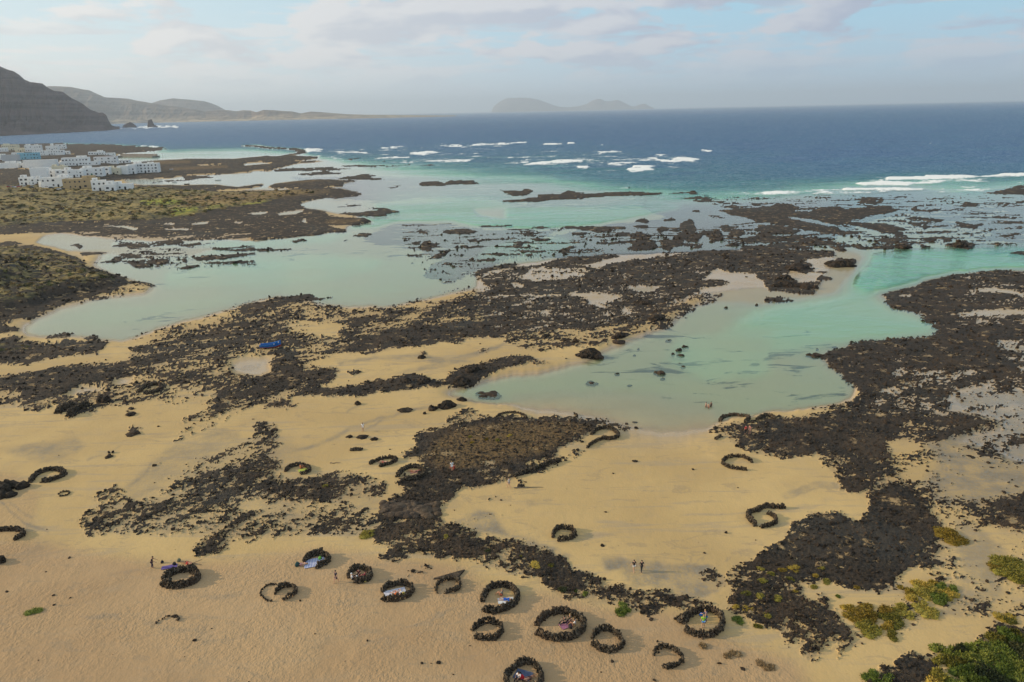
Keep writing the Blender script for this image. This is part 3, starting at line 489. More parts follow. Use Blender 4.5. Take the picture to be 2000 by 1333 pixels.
R .95 2 z4: -60,1035 100,1050 245,1090 230,1112 100,1120 0,1110 -100,1080
R .95 2 z4: -20,1150 200,1130 340,1108 250,1152 100,1167 -20,1165
R .85 3 z4: -200,1200 0,1190 400,1168 650,1180 400,1200 200,1220 0,1245 -200,1260
R .9 2 z4: 470,1205 560,1212 645,1240 560,1252
R .95 2 z4: 635,1200 700,1193 750,1215 850,1200 985,1200 970,1227 700,1232
R 1 1.5 z4: 1005,1192 1060,1190 1135,1200 1080,1232 1010,1227
R 1 1.5 z4: 1198,1192 1290,1212 1270,1225 1210,1227
R 1 1.5 z4: 1350,1202 1450,1170 1520,1163 1625,1190 1580,1228 1400,1218
R .95 2 z4: -300,1260 0,1262 200,1250 400,1245 525,1255 500,1292 200,1305 0,1335 -300,1330
R .95 1.5 z4: 900,1162 1000,1138 1055,1155 930,1172
R .9 1.5 z4: 1220,1148 1320,1138 1325,1160 1260,1172
R .9 1.5 z4: 1340,1140 1400,1140 1420,1165 1360,1170
R .9 1.5 z4: 1750,1197 1840,1180 1830,1202
R .97 1.5 z4: 1430,1010 1550,1022 1655,1060 1600,1072 1430,1027
R .95 1.5 z4: 1195,1050 1285,1065 1240,1077
R .95 1.5 z4: 1050,978 1180,980 1370,998 1350,1017 1200,1003
R .97 1.5 z4: 1108,912 1160,903 1200,930 1385,913 1300,942 1150,938
R .85 1.5 z4: 680,862 740,848 910,830 900,852 840,882 690,877
R .75 2 z4: 620,830 900,822 900,835 650,838
R .8 1.5 z4: 1500,850 1600,870 1660,888 1560,900
R .97 2 z4: 1885,1267 2000,1243 2450,1250 2450,1290 2000,1278
R .97 2 z4: 1800,775 2000,728 2450,710 2450,800 2000,806 1830,802
R .7 2 z4: 1640,800 1700,785 1800,780 1830,805
R .97 1.5 z8: 455,155 540,110 560,92 620,105 650,100 685,125 650,155 520,162
R .9 1.5 z8: 370,215 410,200 480,212 440,228
R .95 1.5 z8: 370,265 420,235 520,262 480,275 380,278
R .95 1.5 z8: -40,410 0,400 200,415 210,440 60,455 -40,450
R .95 1.5 z3: 1310,1030 1380,985 1420,1010 1440,1080 1380,1102 1300,1070
R .95 1.5 z3: 940,1012 1020,985 1095,1010 1040,1028
R .95 1.5 z3: 930,1047 1060,1033 1070,1060 980,1062
R .95 1.5 z3: 1160,1000 1240,975 1285,1000 1180,1012
R .95 1.5 z3: 1108,1082 1160,1050 1215,1055 1210,1080 1150,1102
R .95 1.5 z3: 1210,1082 1300,1063 1290,1092
R .95 1.5 z3: 920,1142 990,1092 1095,1140 1000,1152
R .95 1.5 z3: 920,1162 1100,1158 1135,1210 1080,1237 870,1232 940,1200
R .95 1.5 z3: 1145,1160 1280,1148 1365,1190 1260,1192 1230,1242 1170,1232
R .95 1.5 z3: 1240,1132 1350,1088 1500,1118 1450,1172 1300,1162
R .95 1.5 z3: 1480,1090 1620,1078 1665,1150 1560,1182
R .95 1.5 z3: 1690,1132 1770,1078 1825,1110 1720,1142
R .95 1.5 z3: 1630,1040 1715,1038 1700,1077 1640,1077
R .85 1.5 z3: 1380,932 1460,923 1460,940
R .95 1.5 z3: 1800,1152 2000,1090 2060,1170 1850,1162
R .85 1.5 z3: 1530,1212 1800,1178 1760,1212
R .85 1.5 z3: 1390,1210 1480,1195 1490,1230 1400,1232
R .78 2 z3: 1235,828 1440,818 1600,850 1785,863 1750,892 1600,890 1420,852
R .85 1.5 z3: 1860,872 1960,862 1900,882
R .9 1.2 z3: 330,1054 600,1050 885,1055 870,1072 640,1092 440,1066
R .85 1.2 z3: 465,1100 570,1098 545,1137 470,1122
R .95 1.2 z3: 130,1150 200,1133 288,1165 240,1172
R .95 1.2 z3: 5,1202 50,1168 85,1190 40,1212
R 1 1.2 z3: 380,1237 460,1203 498,1215 400,1252
R .9 1.2 z3: 655,1177 760,1168 740,1192
R .9 1.2 z3: 750,1192 900,1158 885,1178
R .85 1.2 z3: 820,1110 880,1105 870,1130
R .9 1.5 z3: 1500,960 1620,970 1700,985 1560,990
R 1 2 z3: -80,850 0,843 200,820 180,800 390,798 430,770 560,790 700,790 900,778 1000,780 1190,790 1150,806 900,812 500,837 200,858 0,867 -80,862
R 1 1.5 z3: -110,768 0,770 80,770 90,753 160,770 100,812 0,817 -50,800
R .9 1.5 z3: 1190,790 1380,775 1410,765 1480,790 1400,800
R 1 1.2 z2: 1250,717 1330,700 1420,693 1480,715 1500,693 1700,688 1765,720 1650,722 1450,737 1300,737
R .9 1.2 z2: 1020,742 1100,735 1175,735 1060,752
R .95 1.2 z2: 605,887 760,878 815,883 800,895 620,895
R .95 1.2 z2: 640,952 700,940 810,945 870,928 960,918 1020,908 1060,920 1135,940 1060,952 990,972 800,977
R .85 1.2 z2: 820,905 930,900 1050,910 980,920
R .95 1.2 z2: 1455,1100 1500,1078 1600,1072 1640,1070 1745,1090 1700,1107 1560,1112
R .9 1.2 z2: 1245,1107 1290,1083 1365,1107
R .9 1.2 z2: 1205,1177 1300,1163 1250,1192
R .95 1.2 z2: 1310,1160 1370,1158 1380,1185 1310,1192
R 1 1.2 z2: 1255,1210 1340,1185 1435,1195 1350,1242 1290,1232
R 1 1.2 z2: 1370,1292 1440,1260 1505,1242 1515,1260 1430,1302
R .9 1.2 z2: 1570,1202 1650,1198 1620,1217
R .95 1.2 z2: 750,1127 800,1105 900,1108 860,1140 780,1137
R .9 1.2 z2: 1015,1075 1095,1073 1060,1085
R .9 1.2 z2: 660,1157 720,1153 720,1162
R .9 1.2 z2: 1635,1157 1755,1148 1690,1172
R .9 1.2 z2: 1250,850 1300,848 1280,856
R .9 1.2 z2: 1815,812 1860,810 1840,820
R .9 1.2 z2: 1950,850 2040,848 2000,860
R 1 1.2 z2: 1855,1252 1945,1265 1900,1292
R .95 1.2 z2: 1690,1325 1790,1308 1870,1298 1870,1318
R .9 1.2 z2: 250,1172 340,1148 425,1165 300,1182
R .9 1.2 z2: 0,1235 310,1218 250,1235 30,1248
R .95 1.2 z2: 1720,1040 1840,1050 2010,1050 1900,1060 1790,1055
R .95 1.5 z6: 1720,230 1730,195 1860,170 1940,150 2040,158 2000,180 1860,190 1780,225
R .85 1.2 z6: 1740,265 1790,250 1780,275
R .6 3 z6: 1820,230 2040,180 2100,220 2000,260 1900,240
R .9 3 z6: 1820,360 1900,335 2060,340 2060,400 1880,385
E .03 5 p: 1618,692 1655,728 1700,765 1680,795 1760,800 1760,720 1860,660 1870,630 1810,595 1770,585 1740,592 1800,606 1838,635 1838,662 1795,672 1700,676 1650,688
R .9 4 p: 1600,695 1642,735 1680,770 1650,800 1700,806 1730,750 1760,720 1860,660 1870,630 1810,595 1765,585 1725,588 1740,602 1795,615 1825,642 1822,655 1790,662 1700,664 1640,682
G .9 1.5 b1: 0,1065 60,1100 200,1200 300,1260 390,1300 380,1308 290,1275 180,1210 40,1110 0,1085
G .7 1.5 b1: 90,1060 200,1130 260,1180 250,1186 190,1142 80,1070
G .6 2 b1: 680,740 800,700 950,620 960,626 810,712 690,750
G .9 2 b1: 960,960 1040,920 1120,850 1180,760 1190,770 1130,870 1050,940 985,985
G .8 3 b2: 280,660 500,600 700,500 900,420 1000,395 1000,405 910,440 720,520 520,620 290,680
G .7 2 b2: 700,370 800,300 820,290 815,310 720,375
G .8 3 b2: 850,500 1000,400 1200,330 1600,300 1600,310 1200,350 1010,420 860,510
G .7 4 z6: 600,920 900,890 1300,860 1500,900 1700,930 1500,940 1200,900 900,910 650,960
G .8 4 z6: 1050,1010 1300,960 1600,880 1900,790 1980,740 1990,760 1900,820 1500,960 1200,1010
G .5 4 b5: 600,850 850,820 1000,850 800,880
G .5 4 b5: 850,500 1100,480 1180,500 900,520
G .45 5 b5: 1500,680 1850,670 1900,690 1600,705
G .5 3 b6: 800,1090 1200,930 1600,760 1610,770 1210,945 820,1100
G .4 3 b6: 500,830 900,720 905,730 520,840
G .5 6 b3: 100,1050 300,1040 350,1080 150,1100
G .6 4 b4: 100,1000 400,900 700,950 680,990 400,960 150,1050
U .3 10 z7: 700,650 1400,650 1900,750 2000,1200 1500,1250 900,1150 600,1050 400,900
U .33 10 z8: -100,500 400,600 700,900 600,1250 0,1250
G .45 12 b1: 1250,800 2000,560 2000,1330 650,1330 900,1150 1100,900
G .4 12 b2: 0,400 180,500 500,860 870,850 1020,1010 900,1150 1000,1330 0,1330
U .75 8 p: 600,345 960,338 1250,360 1380,380 1350,400 1200,402 1000,402 960,385 820,385 740,395 640,390 560,345
U 1 8 p: 1250,395 1700,352 1780,365 1850,370 2000,360 2450,350 2450,385 1850,400 1700,430 1600,480 1450,500 1100,505 1000,490 1150,440 1300,425
U .8 8 p: 760,430 960,445 1100,450 1040,470 960,520 880,550 820,535 860,500 700,470
U .7 10 p: 1750,400 2450,390 2450,490 1950,490 1850,470
U .4 6 z4: 1350,1050 1600,1040 1800,1100 1700,1150 1400,1180 1300,1120
U .3 8 p: 300,505 600,480 800,485 880,510 700,505 480,520 380,545 300,560
U .35 10 p: 180,640 320,600 450,590 420,600 300,650
U .45 4 p: 1200,640 1300,635 1350,650 1300,660 1230,658
U .85 6 p: 1010,310 1150,300 1400,300 1350,330 1250,345 1100,345
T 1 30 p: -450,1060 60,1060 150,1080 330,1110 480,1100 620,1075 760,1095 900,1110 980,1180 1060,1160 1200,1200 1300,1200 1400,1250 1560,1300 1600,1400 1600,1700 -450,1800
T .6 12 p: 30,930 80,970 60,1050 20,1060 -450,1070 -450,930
G .75 8 b1: 50,660 250,610 560,560 690,620 560,700 400,740 250,740
F .3 5 z3: -400,470 300,440 900,480 1500,500 1480,560 1150,640 600,640 0,600 -400,560
F .28 5 z2: 350,430 900,440 1500,400 2000,390 2000,560 1300,570 900,540 450,530
F .3 5 z4: -300,780 500,740 1000,660 2450,640 2450,740 1300,800 300,815 -300,815
F .36 3 z1: -300,600 300,615 900,590 1400,575 1400,610 900,620 300,645 -300,660
F .9 1.5 z2: 360,438 520,446 530,462 400,470
F .8 1.5 z2: 600,464 760,466 890,463 850,480 650,475
F 1 1 z2: 780,452 850,447 860,460
F 1 1 z2: 975,437 1060,433 1190,431 1195,440 980,444
F .7 2 z2: 465,492 600,498 680,508 620,524 500,510
F 1 1.5 z2: 1170,482 1250,470 1350,466 1450,482 1250,493
F .8 1.2 z2: 1390,428 1480,414 1700,410 2000,396 2000,406 1500,432
F .8 1.5 z2: 1320,543 1500,536 1600,528 1690,525 1680,541 1500,555 1350,550
F .6 2 z2: 850,500 960,495 1200,505 1200,525 950,525
F .65 2 z2: 1000,540 1300,545 1250,555 1020,552
F 1 1 z3: -40,402 60,387 130,386 140,399 0,406
F 1 1 z3: 180,404 310,404 420,408 310,420 190,414
F 1 .8 z3: 430,396 480,393 495,402 432,407
F 1 .8 z3: 683,412 722,411 710,421
F .9 1 z3: 622,463 700,464 900,461 850,470 700,474 630,475
F 1 .8 z3: 893,493 942,496 900,503
F 1 1 z3: 1120,494 1245,502 1170,511
F 1 1 z3: 1474,452 1578,457 1560,466 1478,464
F .95 1.2 z3: 75,572 200,549 350,534 600,529 745,543 550,547 200,567
F .8 1.2 z3: 765,520 860,516 850,530 790,530
F .55 3 z3: 350,520 900,510 1100,520 1100,540 700,545
F 1 1 z3: 1083,520 1142,518 1130,529
F 1 1.2 z3: 1120,530 1220,528 1350,513 1485,525 1430,540 1300,552 1220,572 1262,555 1170,552
F .9 1.2 z3: 738,566 900,554 955,565 750,572
F .95 1.5 z3: 885,607 980,570 1100,578 1180,572 1060,600 1135,612 1060,622 930,630
F .9 1.2 z3: 500,582 600,574 595,602 520,592
F .6 1.5 z3: 700,620 850,612 900,635 760,635
F .7 1 z3: 228,665 345,672 250,676
F .55 2 z3: 250,580 500,575 500,585 300,588
F .7 1.2 z3: 1490,797 1980,800 1990,810 1600,810
F .6 1.2 z3: 825,752 910,748 905,756
F .5 2 z4: -100,788 0,783 350,785 600,798 300,806 0,803
F 1 1.2 z4: 635,695 920,690 935,668 1220,664 1230,657 1400,655 1700,653 1890,639 2450,640 2450,662 1900,660 1650,672 1420,690 1000,692 700,706
F 1 1.2 z4: 645,712 700,715 900,697 1400,713 1150,724 730,732
F 1 1.2 z4: 572,760 800,753 1000,753 1235,762 1230,772 900,770 600,774
F .8 1.2 z4: 1265,763 1390,754 1375,770
F .6 2 z4: 900,690 1700,680 1900,700 2450,690 2450,710 1700,705 1200,715
F .45 3 z4: 350,790 700,775 1200,775 900,800 500,810
F 1 .8 z4: 1250,403 1275,403 1270,408
F 1 1 z1: 940,603 1100,591 1390,585 1395,595 1100,603
F .8 .8 z1: 575,624 690,618 690,626
F .8 .8 z1: 735,617 860,612 810,621
F .7 .8 z1: 345,630 440,627 440,633
F .8 1 z1: -200,628 0,634 60,641 0,650 -200,648
F .7 .8 z1: 80,640 230,636 200,641
F .8 .8 z1: 1095,737 1260,750 1250,755 1100,747
F .8 .8 z1: 1215,768 1305,760 1290,768
F .6 .8 z2: 1450,187 1560,187 1500,190
"""
X0, Y0, WD, HT = -450, 170, 2900, 1640
FLD = {k: np.zeros((HT, WD), np.float32) for k in 'ERVUFGTOBS'}
FLD['E'][:] = .5
def blur1(a, r, ax):
    r = max(int(round(r)), 1); k = 2*r+1
    p = np.pad(a, [(r+1, r) if i == ax else (0, 0) for i in (0, 1)], mode='edge'); c = np.cumsum(p, axis=ax, dtype=np.float64)
    return ((c[k:, :]-c[:-k, :]) if ax == 0 else (c[:, k:]-c[:, :-k]))/k
def paint(line):
    head, pts = line.split(':'); k, val, bl, org = head.split(); val = float(val); bl = float(bl); ox, oy, sc = ORG[org]
    P = np.array([[float(v) for v in p.split(',')] for p in pts.split()]); P = P/sc + (ox, oy)
    pad = int(bl*2.5)+3
    ax = int(max(P[:, 0].min()-pad, X0)); bx = int(min(P[:, 0].max()+pad+1, X0+WD)); ay = int(max(P[:, 1].min()-pad, Y0)); by = int(min(P[:, 1].max()+pad+1, Y0+HT))
    if bx-ax < 2 or by-ay < 2: return
    SS = 2
    ys = ay+(np.arange((by-ay)*SS)+.5)/SS; w2 = (bx-ax)*SS
    acc = np.zeros((len(ys), w2+1), np.float32); n = len(P)
    for i in range(n):
        x1, y1 = P[i]; x2, y2 = P[(i+1) % n]
        if y1 == y2: continue
        m = (ys >= min(y1, y2)) & (ys < max(y1, y2)); rows = np.nonzero(m)[0]
        xs = x1+(ys[m]-y1)*(x2-x1)/(y2-y1); ix = np.clip(np.ceil((xs-ax)*SS-.5), 0, w2).astype(int)
        np.add.at(acc, (rows, ix), 1)
    msk = (np.cumsum(acc, axis=1)[:, :w2] % 2)
    msk = msk.reshape(by-ay, SS, bx-ax, SS).mean(axis=(1, 3))
    if bl > .9:
        for _ in range(2): msk = blur1(blur1(msk, bl*.6, 1), max(1, bl*.35), 0)
    sl_ = (slice(ay-Y0, by-Y0), slice(ax-X0, bx-X0)); A = FLD[k]
    A[sl_] = A[sl_]*(1-msk)+val*msk
for ln in SURVEY.strip().splitlines(): paint(ln)
def sstep_(v, a, b):
    t = np.clip((v-a)/(b-a), 0, 1); return t*t*(3-2*t)
def soften(k, r, y0, mixk=1.0):
    A = FLD[k]; B = A
    for _ in range(2): B = blur1(blur1(B, r, 1), r*.6, 0)
    wgt = (np.clip((np.arange(HT)+Y0-y0)/60., 0, 1)*mixk)[:, None]; FLD[k] = (A*(1-wgt)+B*wgt).astype(np.float32)
soften('E', 9, 540); soften('R', 6, 560, .8); soften('R', 7, 760, .7)
A_ = FLD['E']; B_ = A_
for _ in range(2): B_ = blur1(blur1(B_, 38, 1), 17, 0)
yy_ = (np.arange(HT)+Y0)[:, None]; xx_ = (np.arange(WD)+X0)[None, :]
w_ = np.clip((xx_-640)/80., 0, 1)*np.clip((yy_-255)/20., 0, 1)*np.clip((415-yy_)/25., 0, 1)
FLD['E'] = (A_*(1-w_)+B_*w_).astype(np.float32)
A_ = FLD['E']; B_ = A_
for _ in range(2): B_ = blur1(blur1(B_, 30, 1), 20, 0)
w_ = sstep_(xx_, 980, 1080)*sstep_(-xx_, -1430, -1330)*sstep_(yy_, 755, 800)*sstep_(-yy_, -975, -920)
FLD['E'] = (A_*(1-w_)+B_*w_).astype(np.float32)
def samp(k, px, py):
    x = np.clip(px-X0-.5, 0, WD-1.01); y = np.clip(py-Y0-.5, 0, HT-1.01); ix = x.astype(int); iy = y.astype(int); fx = x-ix; fy = y-iy; A = FLD[k]
    return (A[iy, ix]*(1-fx)+A[iy, ix+1]*fx)*(1-fy)+(A[iy+1, ix]*(1-fx)+A[iy+1, ix+1]*fx)*fy

def terrain(x, y):
    """all ground fields at world points (x, y)"""
    r = np.hypot(x, y); ws = np.clip(r/300., .35, 6)           # warp grows with distance
    wx = x+ws*1.6*fbm(x/(9*ws), y/(9*ws), 3, .6, 3); wy = y+ws*2.6*fbm(x/(9*ws)+31, y/(9*ws)+7, 3, .6, 9)
    px, py = proj(wx, wy, 0.0); px0, py0 = proj(x, y, 0.0)
    d = {k: samp(k, px, py) for k in 'ERVUGTOBS'}
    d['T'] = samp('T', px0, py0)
    # lava: density + noise, streaks follow the flow
    ang = rad(27); ca, sa = math.cos(ang), math.sin(ang)
    ux = x*ca+y*sa; uy = -x*sa+y*ca
    a1 = rad(62); u1 = x*math.cos(a1)+y*math.sin(a1); v1 = -x*math.sin(a1)+y*math.cos(a1)
    L = 4.6
    nA = fbm(ux/(L*1.7), uy/(L*.8), 5, .68, 21); nB = fbm(u1/(L*2.0), v1/(L*.55), 5, .68, 41)
    nn = nA*(1-d['S'])+nB*d['S']
    fr_ = sstep(r, 190, 330)
    nn = nn*(1-fr_)+fr_*(1.05*fbm((x+12*pn(x/60, y/60, 90))/23, (y+16*pn(x/70, y/90, 91))/7.5, 5, .62, 92))
    nn = nn*.8+(.75-.35*fr_)*fbm(x/1.3, y/.75, 4, .85, 77)
    u = 1/(1+np.exp(-nn*1.7/.36))                              # about uniform in 0..1
    Rn = np.clip((d['R']-.05)/.9+.16*fbm(x/13, y/10, 3, .6, 83)*(d['R'] > .15)*(d['R'] < .96), -.1, 1.1)
    d['M'] = sstep(Rn-u, -.045, .045)*(d['R'] > .03)
    relief = .07+.26*np.abs(fbm(x/2.3, y/2.3, 4, .7, 55))+.12*fbm(x/14, y/14, 2, .5, 56)+.16*np.abs(pn(x/.55, y/.55, 57))+.30*np.clip(d['R']-.9, 0, .1)*10*np.abs(fbm(x/5, y/5, 3, .6, 58))
    relief = relief*np.where(d['E'] < -.02, .25+.75*sstep(d['R'], .5, .92), 1)
    far = np.clip(r/250., 1, 4)
    sand = d['E']+.035*fbm(x/11, y/11, 3, .5, 61)+.015*fbm(x/1.6, y/1.6, 2, .5, 62)
    hum = d['V']*(.35+.55*np.abs(fbm(x/4.5, y/4.5, 3, .6, 71)))*far**.5
    base = np.where(d['M'] > .02, sand*(1-d['M'])+np.maximum(sand, .08)*d['M'], sand)
    hill = sstep(d['E'], 2.2, 4.)*sstep(-r, -420, -380)
    z = base+d['M']*np.clip(relief, .05, 3)*(.75+.25*far)+hum*sstep(d['E'], .1, .5)+hill*1.2*np.abs(fbm(x/13, y/13, 4, .6, 91))
    d['Z'] = np.where(r > 2300, np.minimum(z, -13), z)
    return d
# ------------------------------------------------------------------ ground sheet
def polar(az, r):
    A, R_ = np.meshgrid(az, r); return R_*np.sin(A), R_*np.cos(A)
def grid_faces(nr, nc):
    i = np.arange(nr-1)[:, None]*nc+np.arange(nc-1)[None, :]
    return np.stack([i, i+1, i+nc+1, i+nc], -1).reshape(-1, 4)
azf = np.linspace(-rad(43.5), rad(43.5), 1120)
az = np.concatenate([np.linspace(-rad(85), -rad(44.2), 14), azf, np.linspace(rad(44.2), rad(85), 14)])
th = np.concatenate([np.arange(.78, .2, -.00135), np.arange(.2, .0255, -.00095)])
rr = np.concatenate([[20., 35, 48], H/np.tan(th), [2300, 2600, 3500, 6000, 12000, 47000]])
gx, gy = polar(az, rr)
d = terrain(gx.ravel(), gy.ravel())
gm = mesh_np('ground', np.stack([gx.ravel(), gy.ravel(), d['Z']], 1), grid_faces(len(rr), len(az)), smooth=True)
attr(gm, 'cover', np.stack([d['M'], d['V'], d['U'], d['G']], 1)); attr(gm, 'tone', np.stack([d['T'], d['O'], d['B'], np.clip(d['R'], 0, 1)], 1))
attr(gm, 'lev', d['E'])
GD = {'x': gx.ravel(), 'y': gy.ravel(), 'z': d['Z'], 'M': d['M'], 'V': d['V'], 'E': d['E'], 'R': d['R'], 'G': d['G'], 'B': d['B'], 'O': d['O']}

m, t = new_mat('sand_and_lava'); MG = m
pos = t.node('ShaderNodeNewGeometry').outputs['Position']
sp = t.node('ShaderNodeSeparateXYZ', {0: pos}); Z = sp.outputs[2]
def acol(nm):
    a = t.node('ShaderNodeAttribute', attribute_name=nm); s = t.node('ShaderNodeSeparateColor', {0: a.outputs['Color']}); return s.outputs[0], s.outputs[1], s.outputs[2], a.outputs['Alpha']
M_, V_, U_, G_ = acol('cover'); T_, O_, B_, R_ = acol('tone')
nb = t.noise(pos, .035, 5, .55, .4); nm_ = t.noise(pos, .25, 5, .6); nf = t.noise(pos, 2.2, 5, .65); nff = t.noise(pos, 9, 3, .6)
strp = t.noise(t.scalev(pos, (.06, .5, 1)), 1.0, 5, .6, .6)
# sand: golden, turning darker and redder with T
sand_golden = t.mix(t.ss(nb, .35, .68), (.45, .305, .130), (.55, .38, .162))
dry = t.mix(t.ss(nb, .35, .65), (.365, .232, .118), (.43, .283, .147))  # the darker, redder of the two sand tones
sand = t.mix(T_, sand_golden, dry)
sand = t.mix(t.math('MULTIPLY', t.ss(nm_, .5, .75), .3), sand, (.36, .27, .17))
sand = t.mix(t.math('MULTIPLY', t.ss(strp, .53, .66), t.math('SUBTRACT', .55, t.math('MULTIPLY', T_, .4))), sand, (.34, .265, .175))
str2 = t.noise(t.scalev(pos, (.35, .9, 1)), .35, 6, .7, 1.2)
sand = t.mix(t.math('MULTIPLY', t.ss(str2, .56, .62), t.math('MULTIPLY', t.ss(str2, .68, .62), .4)), sand, (.26, .2, .13))
sand = t.mix(t.ss(nff, .3, .7, 0, .16), sand, (.30, .22, .13))
gv = t.math('MULTIPLY', G_, t.ss(t.math('ADD', t.math('MULTIPLY', nm_, .6), t.math('MULTIPLY', nf, .4)), .38, .6, .25, .95))
sand = t.mix(gv, sand, t.mix(t.ss(nf, .3, .7), (.15, .125, .09), (.24, .21, .165)))
sand = t.mix(t.math('MULTIPLY', t.ss(R_, .15, .75, 0, .75), t.ss(nf, .3, .62, .45, 1)), sand, (.27, .19, .105))
wet = t.math('MULTIPLY', t.ss(Z, .03, .42, 1, 0), t.ss(Z, -.5, -.05))
sand = t.mix(t.math('MULTIPLY', wet, .6), sand, (.34, .255, .17))
sand = t.mix(t.ss(Z, -.02, -.35), sand, (.60, .49, .30))
# lava
lv = t.mix(t.ss(nf, .35, .68), (.010, .008, .006), (.045, .033, .022))
lv = t.mix(t.math('MULTIPLY', t.ss(nm_, .42, .66), .6), lv, (.052, .033, .019))
nv = t.noise(pos, .11, 4, .6)
lv = t.mix(t.ss(nv, .5, .66, 0, .75), lv, t.mix(nf, (.03, .02, .012), (.085, .056, .032)))
lv = t.mix(t.ss(nb, .52, .7, 0, .5), lv, (.045, .044, .038))
lv = t.mix(t.math('MULTIPLY', O_, t.ss(nf, .35, .6)), lv, (.19, .115, .042))
lv = t.mix(t.ss(nff, .62, .74, 0, .4), lv, (.17, .14, .105))
# thin sand caught between the clinker
mk = t.ss(t.math('ADD', M_, t.math('MULTIPLY', t.math('SUBTRACT', nf, .5), .9)), .38, .58)
fk_ = t.noise(pos, .3, 9, .76)
mk = t.math('MULTIPLY', mk, t.math('SUBTRACT', 1.0, t.math('MULTIPLY', t.ss(fk_, .565, .615), .8)))
col = t.mix(mk, sand, lv)
# scrub
vn = t.math('ADD', t.math('MULTIPLY', t.noise(pos, .32, 5, .7), .65), t.math('MULTIPLY', nb, .35))
vc = t.ramp(vn, [(.38, (.02, .017, .012)), (.45, (.075, .065, .028)), (.52, (.20, .15, .052)), (.62, (.38, .27, .10))])
vc = t.mix(t.math('MULTIPLY', O_, .6), vc, (.22, .125, .05))
vc = t.mix(B_, vc, t.mix(t.ss(nm_, .4, .6), (.10, .12, .02), (.34, .31, .04)))
vk = t.math('MULTIPLY', t.ss(Z, .15, .5), t.ss(t.math('ADD', V_, t.math('MULTIPLY', t.math('SUBTRACT', nm_, .5), 1.3)), .4, .6))
col = t.mix(vk, col, vc)
# weed-covered rock under water
ukn = t.ss(t.math('ADD', U_, t.math('MULTIPLY', t.math('SUBTRACT', t.noise(t.scalev(pos, (.6, 1.4, 1)), .12, 6, .65, .6), .5), 2.2)), .42, .62)
uk = t.math('MULTIPLY', ukn, t.ss(Z, .05, -.15))
col = t.mix(uk, col, (.06, .055, .045))
film = t.math('MULTIPLY', t.math('MULTIPLY', t.ss(Z, .11, .02), t.ss(Z, -.06, .0)), t.math('SUBTRACT', 1.0, mk))
rgh = t.math('SUBTRACT', t.math('SUBTRACT', .93, t.math('MULTIPLY', film, .36)), t.math('MULTIPLY', t.math('MULTIPLY', wet, t.math('SUBTRACT', 1.0, mk)), .45))
rip = t.math('ADD', t.noise(pos, 1.6, 3, .6), t.math('MULTIPLY', t.noise(t.scalev(pos, (1, .6, 1)), 4.5, 2, .5), .5))
hgt = t.math('ADD', t.math('MULTIPLY', rip, t.math('ADD', .05, t.math('MULTIPLY', T_, t.ss(t.noise(pos, .09, 4, .6), .38, .62, .03, .17)))), t.math('MULTIPLY', t.math('MULTIPLY', nf, mk), .35))
bmp = t.node('ShaderNodeBump', {'Height': hgt, 'Strength': .8, 'Distance': 1.0})
p = t.node('ShaderNodeBsdfPrincipled', {'Base Color': col, 'Roughness': rgh, 'Specular IOR Level': .28, 'Normal': bmp.outputs[0]})
t.node('ShaderNodeOutputMaterial', {0: p.outputs[0]})
gm.materials.append(m)
tag(link('ground', gm), 'sandy tidal beach with black lava flats and scrub', kind='structure')

# ------------------------------------------------------------------ water sheet
az2 = np.concatenate([np.linspace(-rad(85), -rad(44.2), 10), np.linspace(-rad(43.5), rad(43.5), 860), np.linspace(rad(44.2), rad(85), 10)])
th2 = np.concatenate([np.arange(.62, .14, -.0021), np.arange(.14, .0022, -.00088), [.0018, .00122]])
r2 = H/np.tan(th2); wx_, wy_ = polar(az2, r2); wx_ = wx_.ravel(); wy_ = wy_.ravel()
rw = np.hypot(wx_, wy_); ws = np.clip(rw/300., .35, 6)
qx, qy = proj(wx_+ws*1.6*fbm(wx_/(9*ws), wy_/(9*ws), 3, .6, 3), wy_+ws*2.6*fbm(wx_/(9*ws)+31, wy_/(9*ws)+7, 3, .6, 9))
Ew = samp('E', qx, qy); Ew = np.where(rw > 2300, np.minimum(Ew, -14), Ew)
qx0, qy0 = proj(wx_, wy_); Fw = samp('F', qx0, qy0)
nF = fbm(wx_/32, wy_/26, 5, .72, 301)+.35*fbm(wx_/70, wy_/30, 2, .6, 305)
foam = np.maximum(sstep(Fw*1.5-.74+nF*1.15, -.1, .6), .5*sstep(Fw*1.5-.38+nF*1.3, 0, .7))*(Fw > .03)
off = sstep(-Ew, 2.0, 8)
wv = fbm(wx_/60, wy_/16, 4, .55, 311)*.75*off+foam*.9+fbm(wx_/9, wy_/5, 2, .5, 312)*.03
wz = np.clip(wv, -.5, 1.8)
wm = mesh_np('sea', np.stack([wx_, wy_, wz], 1), grid_faces(len(r2), len(az2)), smooth=True)
attr(wm, 'bed', Ew); attr(wm, 'foam', foam)
m, t = new_mat('sea_water')
pos = t.node('ShaderNodeNewGeometry').outputs['Position']
bed = t.node('ShaderNodeAttribute', attribute_name='bed').outputs['Fac']; fo = t.node('ShaderNodeAttribute', attribute_name='foam').outputs['Fac']
bedn = t.math('ADD', bed, t.math('MULTIPLY', t.math('SUBTRACT', t.noise(t.scalev(pos, (.5, 1, 1)), .016, 7, .66, .6), .5), t.math('MULTIPLY', t.math('MULTIPLY', bed, -1.0), 1.5)))
bedn = t.math('MINIMUM', bedn, t.math('MULTIPLY', bed, .3))
dep = t.math('MAXIMUM', t.math('MULTIPLY', bedn, -1.0), 0.0)
